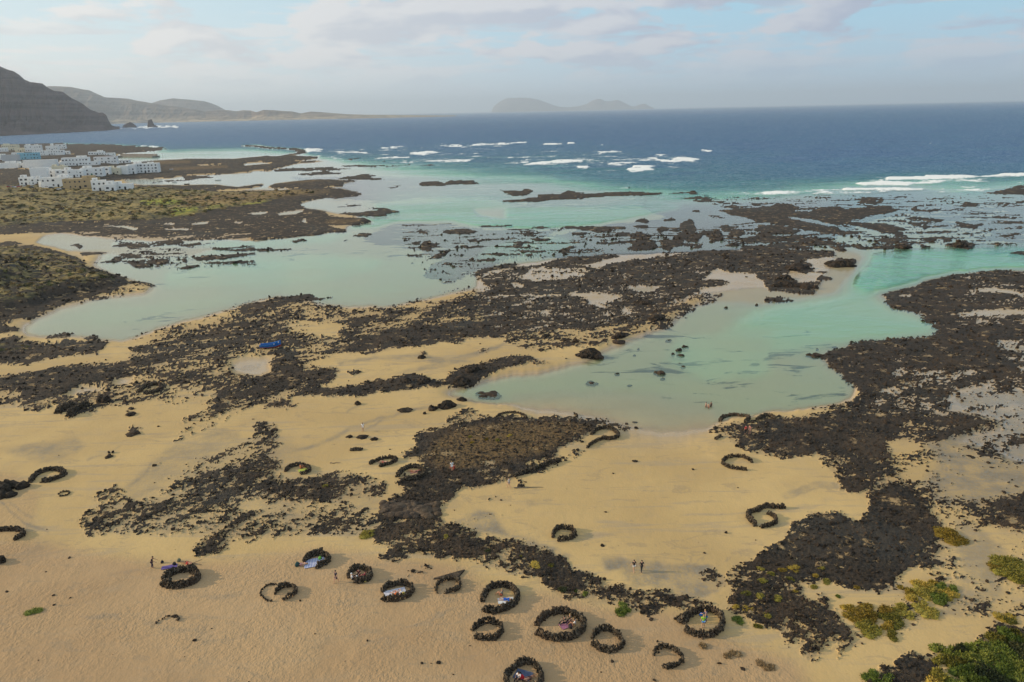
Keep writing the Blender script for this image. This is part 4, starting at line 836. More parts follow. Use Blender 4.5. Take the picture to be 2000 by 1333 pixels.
# opacity of the water column and its own colour, both by depth
alpha = t.math('SUBTRACT', 1.0, t.math('POWER', 2.71828, t.math('MULTIPLY', dep, -.21)))
body = t.ramp(t.math('DIVIDE', dep, 15.0), [(0, (.60, .68, .42)), (.08, (.52, .84, .52)), (.15, (.22, .70, .50)), (.27, (.075, .30, .34)), (.5, (.036, .155, .26)), (1, (.026, .105, .235))])
tint = t.ramp(t.math('DIVIDE', dep, 3.0), [(0, (1, 1, 1)), (.2, (.93, 1, .90)), (1, (.66, 1, .78))])
n_a = t.noise(t.scalev(pos, (.5, 1.2, 1)), .22, 6, .62); n_b = t.noise(t.scalev(pos, (.7, 1.2, 1)), 1.4, 3, .6)
offs = t.ss(dep, 1.2, 7)
n_c = t.noise(t.scalev(pos, (.35, 1.0, 1)), .035, 5, .7)
hh = t.math('ADD', t.math('MULTIPLY', n_c, t.math('MULTIPLY', offs, 20.0)), t.math('MULTIPLY', n_a, t.math('ADD', .02, t.math('MULTIPLY', offs, 1.5))))
hh = t.math('ADD', hh, t.math('MULTIPLY', n_b, t.math('ADD', .012, t.math('MULTIPLY', offs, .28))))
bmp = t.node('ShaderNodeBump', {'Height': hh, 'Strength': 1.0, 'Distance': 1.0})
N = bmp.outputs[0]
dif = t.node('ShaderNodeBsdfDiffuse', {'Color': body, 'Normal': N}); tr = t.node('ShaderNodeBsdfTransparent', {'Color': tint})
col_ = t.node('ShaderNodeMixShader', {0: alpha, 1: tr.outputs[0], 2: dif.outputs[0]})
gl = t.node('ShaderNodeBsdfGlossy', {'Color': (1, 1, 1, 1), 'Roughness': t.math('ADD', .13, t.math('MULTIPLY', offs, .17)), 'Normal': N})
fr = t.node('ShaderNodeFresnel', {'IOR': 1.33, 'Normal': N}).outputs[0]
fr = t.math('MULTIPLY', fr, t.math('SUBTRACT', .95, t.math('MULTIPLY', offs, .25)))
fr = t.math('MULTIPLY', fr, t.ss(dep, 0.0, .35, .3, 1.0))
sh = t.node('ShaderNodeMixShader', {0: fr, 1: col_.outputs[0], 2: gl.outputs[0]})
fd = t.node('ShaderNodeBsdfDiffuse', {'Color': (.80, .80, .78, 1)})
fk = t.ss(t.math('ADD', fo, t.math('MULTIPLY', t.math('SUBTRACT', t.noise(t.scalev(pos, (.25, .1, 1)), .5, 6, .8), .5), 1.1)), .22, .85)
sh = t.node('ShaderNodeMixShader', {0: fk, 1: sh.outputs[0], 2: fd.outputs[0]})
t.node('ShaderNodeOutputMaterial', {0: sh.outputs[0]})
wm.materials.append(m)
tag(link('sea', wm), 'turquoise lagoon and deep blue ocean with breakers on the reef', kind='structure')

# ------------------------------------------------------------------ mountains and islands
def rock_far(name, c1, c2, sand=None):
    m, t = new_mat(name); pos = t.node('ShaderNodeNewGeometry').outputs['Position']
    z = t.node('ShaderNodeSeparateXYZ', {0: pos}).outputs[2]
    st = t.noise(t.scalev(pos, (.0012, .0012, .05)), 1.0, 5, .6, .3); g = t.noise(pos, .006, 5, .65)
    col = t.mix(t.ss(st, .4, .6), c1, c2); col = t.mix(t.math('MULTIPLY', t.ss(g, .45, .7), .5), col, tuple(v*1.5 for v in c2))
    if sand: col = t.mix(t.math('MULTIPLY', t.ss(z, 90, 10), t.ss(g, .38, .6)), col, sand)
    b = t.node('ShaderNodeBump', {'Height': g, 'Strength': 1.0, 'Distance': 14.0})
    p = t.node('ShaderNodeBsdfPrincipled', {'Base Color': col, 'Roughness': 1.0, 'Specular IOR Level': .05, 'Normal': b.outputs[0]})
    t.node('ShaderNodeOutputMaterial', {0: p.outputs[0]}); return m
def ridge(name, label, crest, base, depth_back, mat, cliff=.5, ncol=260, nrow=34, rough=1.0, seed=0, strata=0.0):
    """crest: [(px, py, dist)], base: [(px, dist)] -> a hill with a front slope, crest and back slope"""
    cp = np.array([c[:2] for c in crest], float); cd = np.array([c[2] for c in crest], float)
    xs = np.linspace(cp[0, 0], cp[-1, 0], ncol); cy = np.interp(xs, cp[:, 0], cp[:, 1]); dd = np.interp(xs, cp[:, 0], cd)
    bd = np.interp(xs, [b[0] for b in base], [b[1] for b in base]); V = []
    for i, x in enumerate(xs):
        top = at_dist(x, cy[i], dd[i]); hz = max(top.z, 2.0); ux, uy = top.x/dd[i], top.y/dd[i]
        for j in range(nrow):
            s = j/(nrow-1)
            if s < .7:
                q = s/.7; r_ = bd[i]+(dd[i]-bd[i])*q
                prof = (1-cliff)*q+cliff*sstep(q, .12, .95) if cliff else q
                if strata: prof = prof+strata*math.sin(prof*hz/16.0)*.05*math.sin(math.pi*q)
            else:
                q = (s-.7)/.3; r_ = dd[i]+depth_back*q; prof = 1-q**1.4
            gx_, gy_ = ux*r_, uy*r_
            n = float(fbm(np.array([gx_/420.+x*.02]), np.array([gy_/900.+seed]), 5, .6, seed)[0])*rough
            edge = math.sin(math.pi*min(s/.7, 1))
            V.append((gx_, gy_, max(-16 if prof <= 0.001 else -3, hz*prof + hz*.16*n*edge) if prof > 0.001 else -16.))
    V = np.array(V); idx = (np.arange(ncol-1)[:, None]*nrow+np.arange(nrow-1)[None, :])
    Fc = np.stack([idx, idx+nrow, idx+nrow+1, idx+1], -1).reshape(-1, 4)
    me = mesh_np(name, V, Fc, [mat], smooth=False)
    return tag(link(name, me), label, kind='structure')
def Z(o, pts, dist):
    ox, oy, s = ORG[o]; return [(ox+x/s, oy+y/s, dist) for x, y in pts]
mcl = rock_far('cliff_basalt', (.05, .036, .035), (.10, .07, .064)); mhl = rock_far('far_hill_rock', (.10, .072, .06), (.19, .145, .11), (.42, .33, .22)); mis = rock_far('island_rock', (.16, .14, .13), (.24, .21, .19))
ridge('mountain', 'dark layered sea cliff dropping to the bay at the left edge',
      [(-420, 60, 5600), (-250, 70, 5500), (-120, 96, 5400)]+Z('z1', [(0,120),(60,145),(100,155),(150,185),(190,222),(240,243),(250,242),(330,253),(380,290),(420,310),(490,318),(560,368),(640,408),(700,455),(770,482),(800,480),(830,500),(850,545),(870,580),(935,604)], 5000),
      [(-420, 2900), (0, 3750), (120, 4100), (200, 4450), (236, 4950)], 1800, mcl, cliff=.55, ncol=420, nrow=60, rough=1.3, seed=5, strata=1.0)
ridge('hills', 'hazy brown hills along the far side of the bay',
      Z('z1', [(250,300),(380,272),(480,274),(560,280),(640,297),(700,306),(760,335),(820,360),(900,365),(1000,371),(1060,385),(1150,400),(1220,412),(1290,425),(1340,428),(1420,440),(1520,455),(1600,472)], 12500)+Z('z1', [(1700,461),(1780,462),(1850,470),(1900,462),(1960,465)], 12500)+
      Z('z2', [(0,158),(60,140),(130,142),(200,147),(280,152),(350,167),(430,153),(500,157),(600,165),(700,173),(850,178),(1000,179),(1200,181),(1400,183),(1480,186),(1560,191)], 11500),
      [(160, 10500), (300, 10800), (500, 10500), (700, 10000), (895, 9900)], 1500, mhl, cliff=.15, ncol=460, nrow=40, rough=1.0, seed=11)
ridge('distant_hill', 'pale rounded hill rising behind the bay hills',
      Z('z1', [(1150,425),(1190,405),(1250,385),(1350,369),(1450,377),(1520,383),(1600,393),(1650,408),(1700,428),(1740,450),(1770,465)], 16500), [(280, 15500), (450, 15500)], 1500, mhl, cliff=.1, ncol=120, rough=.5, seed=17)
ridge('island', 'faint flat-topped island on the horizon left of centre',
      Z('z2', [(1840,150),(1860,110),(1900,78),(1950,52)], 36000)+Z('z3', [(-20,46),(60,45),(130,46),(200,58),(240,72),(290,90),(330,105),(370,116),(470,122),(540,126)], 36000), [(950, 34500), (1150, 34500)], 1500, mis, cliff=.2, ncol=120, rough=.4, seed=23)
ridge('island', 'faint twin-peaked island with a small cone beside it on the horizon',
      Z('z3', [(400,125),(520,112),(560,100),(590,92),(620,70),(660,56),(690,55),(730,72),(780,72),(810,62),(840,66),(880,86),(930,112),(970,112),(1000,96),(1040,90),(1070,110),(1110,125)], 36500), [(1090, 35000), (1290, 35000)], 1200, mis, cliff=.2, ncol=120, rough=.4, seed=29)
# sea stacks off the cliff foot
def stack(label, pts, base_px, base_py, thick, seed):
    ctr = ground(base_px, base_py); dist = math.hypot(ctr.x, ctr.y); u = Vector((ctr.x, ctr.y, 0))/dist; rt = Vector((u.y, -u.x, 0))
    P = [at_dist(x, y, dist) for x, y, _ in Z('z1', pts, dist)]; lat = [(p-ctr).dot(rt) for p in P]; hs = [p.z for p in P]
    n = 40; xs = np.linspace(min(lat), max(lat), n); hh_ = np.interp(xs, lat, hs); V = []; k = 11
    for i, xx in enumerate(xs):
        for j in range(k):
            q = j/(k-1)*2-1; prof = (1-abs(q)**2.2); nz = float(pn(np.array([xx/9.+seed]), np.array([q*3.1]), seed)[0])
            p_ = rt*xx+u*q*thick; V.append((p_.x, p_.y, max(-4, hh_[i]*prof*(1+.12*nz)-1.5)))
    idx = (np.arange(n-1)[:, None]*k+np.arange(k-1)[None, :]); Fc = np.stack([idx, idx+k, idx+k+1, idx+1], -1).reshape(-1, 4)
    o = link('sea_stack', mesh_np('sea_stack', np.array(V), Fc, [mcl]), loc=(ctr.x, ctr.y, 0)); tag(o, label, 'rock', 'sea stacks off the cliff')
stack('low humped sea rock just off the foot of the cliff', [(955,597),(965,575),(1000,560),(1020,553),(1045,570),(1065,585),(1072,597)], 253, 249.5, 45, 3)
stack('tall pointed sea stack standing farther out from the cliff', [(1150,594),(1155,545),(1168,533),(1185,530),(1195,560),(1205,575),(1235,588),(1240,594)], 299, 248.8, 30, 8)

# ------------------------------------------------------------------ haze
hz = MB(); hz.box(-40000, -400, -27, 40000, 46500, 740)
m, t = new_mat('haze'); v = t.node('ShaderNodeVolumePrincipled', {'Color': (.74, .86, 1.0, 1), 'Density': 4.8e-5, 'Anisotropy': .2}); t.node('ShaderNodeOutputMaterial', {1: v.outputs[0]})
tag(hz.build('haze', m), 'thin sea haze', kind='stuff')
# ------------------------------------------------------------------ loose lava, scrub
rng = np.random.default_rng(7); random.seed(7)
m_stone = stone_mat('lava_stone', (.022, .018, .013), (.16, .125, .085), 3.4)
m_clinker = stone_mat('lava_clinker', (.013, .0105, .008), (.062, .045, .030), 1.6)
m_brown = stone_mat('brown_lava', (.045, .034, .026), (.13, .095, .065), .8, (.11, .075, .045))
ICO_T = (1+5**.5)/2
ICO_V = np.array([(-1,ICO_T,0),(1,ICO_T,0),(-1,-ICO_T,0),(1,-ICO_T,0),(0,-1,ICO_T),(0,1,ICO_T),(0,-1,-ICO_T),(0,1,-ICO_T),(ICO_T,0,-1),(ICO_T,0,1),(-ICO_T,0,-1),(-ICO_T,0,1)], float)/math.hypot(1, ICO_T)
ICO_F = np.array([(0,11,5),(0,5,1),(0,1,7),(0,7,10),(0,10,11),(1,5,9),(5,11,4),(11,10,2),(10,7,6),(7,1,8),(3,9,4),(3,4,2),(3,2,6),(3,6,8),(3,8,9),(4,9,5),(2,4,11),(6,2,10),(8,6,7),(9,8,1)])
def ico2():
    V = list(map(tuple, ICO_V)); F_ = []; cache = {}
    def mid(a, b):
        k = (min(a, b), max(a, b))
        if k not in cache:
            v = (np.array(V[a])+np.array(V[b]))/2; V.append(tuple(v/np.linalg.norm(v))); cache[k] = len(V)-1
        return cache[k]
    for a, b, c in ICO_F:
        x, y, z = mid(a, b), mid(b, c), mid(c, a); F_ += [(a, x, z), (b, y, x), (c, z, y), (x, y, z)]
    return np.array(V), np.array(F_)
ICO2_V, ICO2_F = ico2()
def stone_np(r, j=.32): return ICO_V*(1+r.uniform(-j, j, (12, 1)))*r.uniform(.7, 1.3, (1, 3))
STONE_ME = [mesh_np('stone', stone_np(np.random.default_rng(i)), ICO_F, [m_stone]) for i in range(8)]
CLK_ME = [mesh_np('clinker', stone_np(np.random.default_rng(50+i), .4), ICO_F, [m_clinker]) for i in range(5)]
def scatter(name, protos, P, S, R3, label, mats=None):
    """one stuff object: points with scale and rotation, proto meshes instanced by geometry nodes"""
    coll = bpy.data.collections.new(name+'_shapes')
    for me in protos: coll.objects.link(bpy.data.objects.new(name+'_shape', me))
    me = bpy.data.meshes.new(name); me.vertices.add(len(P)); me.vertices.foreach_set('co', P.astype(np.float32).ravel())
    a = me.attributes.new('sc', 'FLOAT_VECTOR', 'POINT'); a.data.foreach_set('vector', S.astype(np.float32).ravel())
    a = me.attributes.new('ro', 'FLOAT_VECTOR', 'POINT'); a.data.foreach_set('vector', R3.astype(np.float32).ravel())
    o = tag(link(name, me), label, kind='stuff')
    ng = bpy.data.node_groups.new(name+'_nodes', 'GeometryNodeTree')
    ng.interface.new_socket('Geometry', in_out='INPUT', socket_type='NodeSocketGeometry'); ng.interface.new_socket('Geometry', in_out='OUTPUT', socket_type='NodeSocketGeometry')
    n = ng.nodes; gi = n.new('NodeGroupInput'); go = n.new('NodeGroupOutput')
    ci = n.new('GeometryNodeCollectionInfo'); ci.inputs['Collection'].default_value = coll; ci.inputs['Separate Children'].default_value = True; ci.inputs['Reset Children'].default_value = True
    iop = n.new('GeometryNodeInstanceOnPoints'); iop.inputs['Pick Instance'].default_value = True
    rv = n.new('FunctionNodeRandomValue'); rv.data_type = 'INT'
    [i for i in rv.inputs if i.name == 'Max' and i.type == 'INT'][0].default_value = len(protos)-1
    [i for i in rv.inputs if i.name == 'Min' and i.type == 'INT'][0].default_value = 0
    def na(nm):
        x = n.new('GeometryNodeInputNamedAttribute'); x.data_type = 'FLOAT_VECTOR'; x.inputs['Name'].default_value = nm; return x.outputs['Attribute']
    e2r = n.new('FunctionNodeEulerToRotation')
    L = ng.links; L.new(na('ro'), e2r.inputs[0]); L.new(gi.outputs[0], iop.inputs['Points']); L.new(ci.outputs[0], iop.inputs['Instance'])
    L.new([q for q in rv.outputs if q.type == 'INT'][0], iop.inputs['Instance Index']); L.new(e2r.outputs[0], iop.inputs['Rotation']); L.new(na('sc'), iop.inputs['Scale']); L.new(iop.outputs[0], go.inputs[0])
    md = o.modifiers.new('scatter', 'NODES'); md.node_group = ng
    return o
GR = np.hypot(GD['x'], GD['y']); inaz = np.abs(np.arctan2(GD['x'], GD['y'])) < rad(42)
clump = sstep(fbm(GD['x']/2.1, GD['y']/1.4, 3, .7, 501), -.15, .45)
pr = np.where(GD['M'] > .4, .09+.27*clump, np.clip((GD['R']-.12)*.55, 0, .26)*(GD['z'] > -.25)*clump*1.3+.0008)
pr = pr*(GR < 360)*inaz*(GR > 55)*(GD['z'] > -.5)*(GD['R'] > -.01)
pr = np.where((GD['R'] < .02) & (GD['E'] < .05), 0, pr)
pick = np.nonzero(rng.random(len(pr)) < pr)[0]
print('loose stones', len(pick))
def cloud(pick, lo, hi, flat, sink, growfrom=120., gp=.85):
    n = len(pick); jit = GR[pick]/110*.09
    P = np.stack([GD['x'][pick]+rng.normal(0, 1, n)*jit, GD['y'][pick]+rng.normal(0, 1, n)*jit*1.6, GD['z'][pick]], 1)
    s = lo*(hi/lo)**(rng.random(n)**1.9)*np.clip(GR[pick]/growfrom, .8, 4)**gp
    S = np.stack([s*rng.uniform(.75, 1.35, n), s*rng.uniform(.75, 1.35, n), s*flat*rng.uniform(.7, 1.3, n)], 1)
    P[:, 2] += s*sink; R3 = np.stack([rng.normal(0, .35, n), rng.normal(0, .35, n), rng.uniform(0, 6.28, n)], 1); return P, S, R3
scatter('loose_lava', CLK_ME, *cloud(pick, .05, .36, .7, .08), 'loose black and brown lava rubble strewn over the beach')
# scrub on the plain by the village and on the left hill
def leafmat(name, stops, rough=.85):
    m, t = new_mat(name); g = t.node('ShaderNodeNewGeometry').outputs['Position']; oi = t.node('ShaderNodeObjectInfo').outputs['Random']
    n = t.math('ADD', t.math('MULTIPLY', t.noise(g, 2.5, 4, .6), .6), t.math('MULTIPLY', oi, .4))
    p = t.node('ShaderNodeBsdfPrincipled', {'Base Color': t.ramp(n, stops), 'Roughness': rough, 'Specular IOR Level': .15}); t.node('ShaderNodeOutputMaterial', {0: p.outputs[0]}); return m
m_scrub = [leafmat('scrub_ochre', [(.3, (.09, .062, .025)), (.5, (.23, .16, .06)), (.7, (.38, .27, .12))]), leafmat('scrub_olive', [(.3, (.04, .042, .016)), (.55, (.11, .105, .04)), (.75, (.20, .18, .07))]),
           leafmat('scrub_grey', [(.3, (.07, .055, .04)), (.6, (.17, .135, .09)), (.8, (.25, .2, .13))])]
def tuft_np(r, n=26, leaf=.34):
    """a low mound of leaf blades: many small triangles standing on a dome"""
    V = []; F_ = []
    for i in range(n*5):
        a = r.uniform(0, 6.283); e = math.asin(r.random()**.8); rr_ = r.uniform(.55, 1.0)
        c = np.array([math.cos(a)*math.cos(e), math.sin(a)*math.cos(e), math.sin(e)*.8])*rr_
        dirn = c/np.linalg.norm(c)+r.normal(0, .45, 3); dirn[2] = abs(dirn[2])*.8+.1; dirn /= np.linalg.norm(dirn)
        sd_ = np.cross(dirn, r.normal(0, 1, 3)); sd_ /= np.linalg.norm(sd_); w_ = leaf*r.uniform(.2, .42); l_ = leaf*r.uniform(.7, 1.4); b = len(V)
        V += [c-sd_*w_, c+sd_*w_, c+dirn*l_*.6+sd_*w_*.7, c+dirn*l_]; F_ += [(b, b+1, b+2, b+3)]
    core = ICO2_V*np.array([.82, .82, .62])*(1+r.uniform(-.14, .14, (len(ICO2_V), 1)))
    return np.array(V), np.array(F_), core
def tuft_mesh(name, seed, mats, n=26, leaf=.34):
    r = np.random.default_rng(seed); V, F_, core = tuft_np(r, n, leaf)
    return mesh_np(name, np.concatenate([V, core]), [F_, ICO2_F+len(V)], [mats])
SCRUB = [tuft_mesh('scrub', 900+i, m_scrub[i % 3], 12, .5) for i in range(6)]
vp = (GD['V'] > .3)*inaz*(GR > 150)*(GR < 900)*sstep(fbm(GD['x']/9, GD['y']/6, 3, .7, 601), -.35, .35)*(GD['z'] > .2)*.34*GD['V']
pick = np.nonzero(rng.random(len(vp)) < vp)[0]; print('scrub', len(pick))
scatter('scrub', SCRUB, *cloud(pick, .4, 1.3, .6, -.1, 330, .8), 'low ochre and olive scrub covering the plain and the left hill')

def terr(p): return terrain(np.array([float(p.x)]), np.array([float(p.y)]))['Z'][0]
def gt(px, py, it=3):
    """point of the ground surface seen at a photo pixel"""
    z = .5
    for _ in range(it): p = ground(px, py, max(z, 0)); z = float(terr(p))
    return Vector((p.x, p.y, z))
def O(org, x, y): ox, oy, s = ORG[org]; return ox+x/s, oy+y/s

# ------------------------------------------------------------------ stone windbreaks
def windbreak(label, org, pts, wpx=11, h=.8, near=False, group='dry stone windbreaks on the beach', closed=False, name='stone_windbreak'):
    P = [gt(*O(org, *p), it=2) for p in pts]; P = np.array([(p.x, p.y, p.z) for p in P])
    if closed: P = np.concatenate([P, P[:1]])
    seg = np.linalg.norm(np.diff(P[:, :2], axis=0), axis=1); s = np.concatenate([[0], np.cumsum(seg)]); Ltot = s[-1]; c = P[:, :2].mean(0)
    dist = math.hypot(*c); width = wpx/4*dist/F*1.05; width = min(max(width, .3), 1.5)
    r = np.random.default_rng(abs(hash_str(label)) % 9999); st = .27 if width > .5 else .17
    # smooth the path
    us = np.arange(0, Ltot, st); X = np.interp(us, s, P[:, 0]); Y = np.interp(us, s, P[:, 1]); Zb = np.interp(us, s, P[:, 2])
    if len(us) > 8:
        k = np.ones(5)/5
        for A in (X, Y):
            q = np.convolve(np.concatenate([A[:1]]*2+[A]+[A[-1:]]*2), k, 'valid'); A[:] = q
    tx = np.gradient(X) if len(us) > 1 else np.array([1.]); ty = np.gradient(Y) if len(us) > 1 else np.array([0.]); tl = np.hypot(tx, ty)+1e-6; nx, ny = -ty/tl, tx/tl
    h *= .78
    root = empty(name, (c[0], c[1], float(Zb.mean())-.05), label=label, cat='windbreak' if 'windbreak' in name else 'stone wall', group=group)
    zb = float(Zb.mean())-.05; nl = max(1, int(round(h/.2))); V = []; Fc = []; k_ = 0; top = []
    for l in range(nl):
        wl = width*(1-.5*l/max(nl, 1)); na_ = max(1, int(round(wl/.27)))
        for i in range(len(us)):
            endf = min(1, (min(i, len(us)-1-i)*st+.3)/.55) if not closed else 1
            if (l+.5)/nl > endf*(.82+.3*r.random()): continue
            for a in range(na_):
                o_ = ((a+.5)/na_-.5)*wl+r.normal(0, .05); g = r.normal(0, .06)
                p = np.array([X[i]+nx[i]*o_+tx[i]/tl[i]*g-c[0], Y[i]+ny[i]*o_+ty[i]/tl[i]*g-c[1], float(Zb[i])-zb+.10+l*.2+r.normal(0, .03)])
                sz = r.uniform(.10, .27)*(1 if st > .2 else .75); rot = Matrix.Rotation(r.uniform(0, 6.28), 3, 'Z') @ Matrix.Rotation(r.normal(0, .6), 3, 'X')
                if near and (l >= nl-1 or (l == nl-2 and r.random() < .3)) and r.random() < .32 and len(top) < 60: top.append((p, sz*1.25, rot)); continue
                v = ICO_V*(1+r.uniform(-.3, .3, (12, 1)))*np.array([.75, .9, 1.15])*sz
                V.append(v @ np.array(rot).T+p); Fc.append(ICO_F+12*k_); k_ += 1
    if near:
        o = link('rubble', mesh_np('rubble', np.concatenate(V), np.concatenate(Fc), [m_stone]), root); o['kind'] = 'stuff'
        for p, sz, rot in top:
            o = link('stone', STONE_ME[int(r.integers(8))], root, tuple(p)); o.rotation_euler = rot.to_euler(); o.scale = (sz*.8, sz*.95, sz*1.15)
    else:
        o = link('stones', mesh_np('stones', np.concatenate(V), np.concatenate(Fc), [m_stone]), root); o['kind'] = 'stuff'
    return root
def hash_str(s):
    h = 7
    for ch in s: h = (h*31+ord(ch)) & 0xffffff
    return h
WB = [
 ('teardrop stone ring right of the purple towel, open at its left tip', 'b5', [(1270,530),(1320,500),(1370,478),(1430,465),(1480,455),(1535,480),(1555,520),(1520,555),(1460,580),(1400,590),(1330,590),(1275,570),(1255,558)], 46, .95, 1),
 ('small thin stone arc alone on the open sand at lower left', 'b5', [(1210,890),(1225,862),(1270,838),(1320,818),(1380,822),(1395,845),(1385,870)], 20, .35, 0),
 ('stone ring cut by the left edge of the picture beside tyre tracks', 'b5', [(-90,150),(-40,150),(20,148),(90,143),(150,145),(185,170),(185,195),(150,212),(100,222)], 30, .75, 0),
 ('long oval stone ring above the tiny ring near the left edge', 'b1', [(235,895),(265,850),(300,822),(360,800),(430,792),(490,805),(510,828),(470,855),(420,872),(370,888),(325,885)], 34, .75, 0),
 ('tiny low ring of single stones left of the streaky lava', 'b1', [(455,988),(480,968),(530,962),(548,975),(520,995),(460,1000)], 9, .18, 0),
 ('old oval enclosure at the top edge of the left lava band', 'b1', [(1090,190),(1120,152),(1190,128),(1255,130),(1262,165),(1190,190),(1120,198)], 30, .8, 0),
 ('stone crescent holding a patterned blue and white cloth', 'b6', [(375,400),(400,370),(440,345),(490,332),(540,345),(575,370),(570,395),(535,412),(500,430),(470,445)], 34, .95, 1),
 ('round closed stone ring packed with sitting people', 'b6', [(725,520),(735,475),(770,450),(815,440),(860,455),(895,480),(900,515),(870,545),(810,558),(755,550)], 34, .95, 1),
 ('thin outer stone arc on the left of the double ring', 'b6', [(125,702),(80,690),(45,660),(35,625),(65,590),(115,568),(180,568),(215,580)], 13, .25, 0),
 ('inner curl of the double ring with a long shadow on its right', 'b6', [(150,650),(165,620),(200,595),(255,585),(305,600),(325,630),(290,662),(240,685),(195,700)], 26, .8, 1),
 ('oval stone ring around a striped white towel', 'b6', [(980,632),(1005,605),(1060,580),(1130,568),(1195,580),(1235,610),(1215,645),(1170,675),(1110,692),(1040,698),(985,690)], 36, .95, 1),
 ('small horseshoe of stones below a dark triangular slab', 'b6', [(1415,640),(1405,610),(1420,575),(1460,545),(1520,530),(1570,545),(1600,575),(1595,605),(1550,625),(1470,640)], 26, .8, 1),
 ('stone ring with a person in blue lying inside, open on the left', 'b6', [(1770,712),(1775,670),(1810,620),(1860,590),(1920,580),(1990,592),(2035,630),(2050,680),(2020,725),(1970,760),(1900,785),(1830,790),(1765,772)], 44, 1.05, 1),
 ('empty angular stone ring directly above the bottom-edge ring', 'b6', [(1690,932),(1740,890),(1815,860),(1880,880),(1925,905),(1915,955),(1880,995),(1830,1005),(1765,1000),(1700,985)], 36, .95, 1),
 ('stone ring cut by the bottom edge with two sunbathers inside', 'b7', [(-40,1350),(-45,1290),(-5,1240),(45,1200),(100,1180),(160,1185),(205,1230),(232,1290),(225,1350),(180,1390),(60,1400)], 46, 1.05, 1),
 ('largest stone ring with three people resting inside', 'b7', [(190,895),(215,860),(270,815),(370,785),(460,800),(535,840),(568,890),(545,945),(480,985),(400,1005),(320,1005),(240,980),(185,945)], 52, 1.1, 1),
 ('empty stone ring just right of the largest ring', 'b7', [(625,990),(655,950),(710,925),(765,928),(825,965),(875,1035),(845,1075),(770,1100),(690,1085),(615,1035)], 36, .95, 1),
 ('open stone crescent alone at the lower centre right', 'b7', [(1110,1125),(1115,1090),(1150,1068),(1210,1060),(1270,1085),(1325,1135),(1340,1170),(1295,1205),(1225,1225),(1160,1220)], 26, .85, 1),
 ('stone ring around a person in a lime green top', 'b7', [(1355,925),(1400,960),(1480,980),(1560,975),(1625,930),(1650,870),(1625,805),(1560,775),(1480,775),(1410,800),(1350,850),(1300,880)], 46, 1.0, 1),
 ('wide heap of wall stones left of the lime green top ring', 'b7', [(1280,850),(1330,820),(1380,850),(1320,880)], 46, .6, 0),
 ('small stone ring alone on the smooth sand at centre', 'b7', [(322,210),(318,180),(350,145),(405,128),(465,142),(498,175),(485,205),(430,222),(350,232)], 28, .9, 1),
 ('stone arc on the sand spit above the central lava', 'b2', [(1880,382),(1905,362),(1950,350),(2010,345),(2060,352),(2100,372),(2115,388)], 18, .6, 0),
 ('tiny hooked wall at the water edge above the central lava', 'b3', [(478,353),(505,362),(512,382),(480,388)], 12, .4, 0),
 ('looping stone wall at the right tip of the central lava', 'b3', [(620,520),(650,490),(700,470),(760,472),(815,500),(835,530),(800,555),(740,555),(690,548)], 28, .8, 0),
 ('short curved wall below the right tip of the central lava', 'b3', [(700,555),(650,578),(610,600),(585,628)], 22, .7, 0),
 ('arched stone wall at the edge of the green pool on the right', 'b3', [(1625,410),(1640,380),(1690,365),(1750,360),(1810,370),(1850,385),(1845,405),(1820,420)], 26, .85, 0),
 ('short stone arc beside the arched wall at the pool edge', 'b3', [(1910,405),(1940,385),(1985,368),(2030,378),(2060,400)], 22, .7, 0),
 ('angular open ring on the sand left of the right lava field', 'b3', [(1840,797),(1780,792),(1710,782),(1655,758),(1640,735),(1670,705),(1730,690),(1800,695),(1850,715),(1880,742)], 22, .7, 0),
 ('small stone wall where the right lava field meets the sand', 'b3', [(1590,560),(1610,540),(1650,530)], 26, .6, 0),
 ('lopsided stone ring with a stray tail on the right sand', 'b3', [(1910,1238),(1875,1210),(1845,1170),(1835,1140),(1870,1125),(1940,1110),(1950,1090),(2000,1082),(2060,1095),(2140,1090)], 34, .85, 1),
 ('right-hand arc closing the lopsided stone ring', 'b4', [(-60,1245),(-20,1238),(30,1228),(65,1205),(60,1170),(20,1145),(-20,1130)], 28, .8, 0),
 ('stone ring sheltering people with a yellow-green bag', 'b2', [(230,810),(250,782),(300,762),(360,758),(410,775),(425,800),(395,822),(345,828)], 26, .8, 0),
 ('oval stone ring left of the central lava, sunbather inside', 'b2', [(885,752),(930,730),(985,708),(1050,700),(1105,715),(1080,738),(1020,758),(950,772)], 26, .8, 0),
 ('large stone ring touching the left edge of the central lava', 'b2', [(1105,852),(1130,812),(1180,782),(1250,770),(1310,790),(1335,815),(1300,845),(1220,862),(1150,872)], 34, .85, 0),
 ('stone wall running below the central lava at its lower edge', 'b3', [(10,850),(80,815),(180,785),(270,752),(345,725),(395,725)], 30, .8, 0),
]
for lb, org, pts, wpx, h, near in WB: windbreak(lb, org, pts, wpx, h, bool(near))
windbreak('thick curved wall of piled boulders in the left lava band', 'b1', [(545,375),(575,345),(620,318),(665,298),(695,290)], 60, 1.6, False, 'piled boulder walls', name='boulder_wall')
windbreak('second piled wall just left of the thick curved one', 'b1', [(450,355),(485,325),(530,300),(580,282)], 50, 1.2, False, 'piled boulder walls', name='boulder_wall')
windbreak('low straight block of stones on the sand left of centre', 'b2', [(735,640),(790,640),(840,635)], 34, .6, False, 'piled boulder walls', name='boulder_wall')

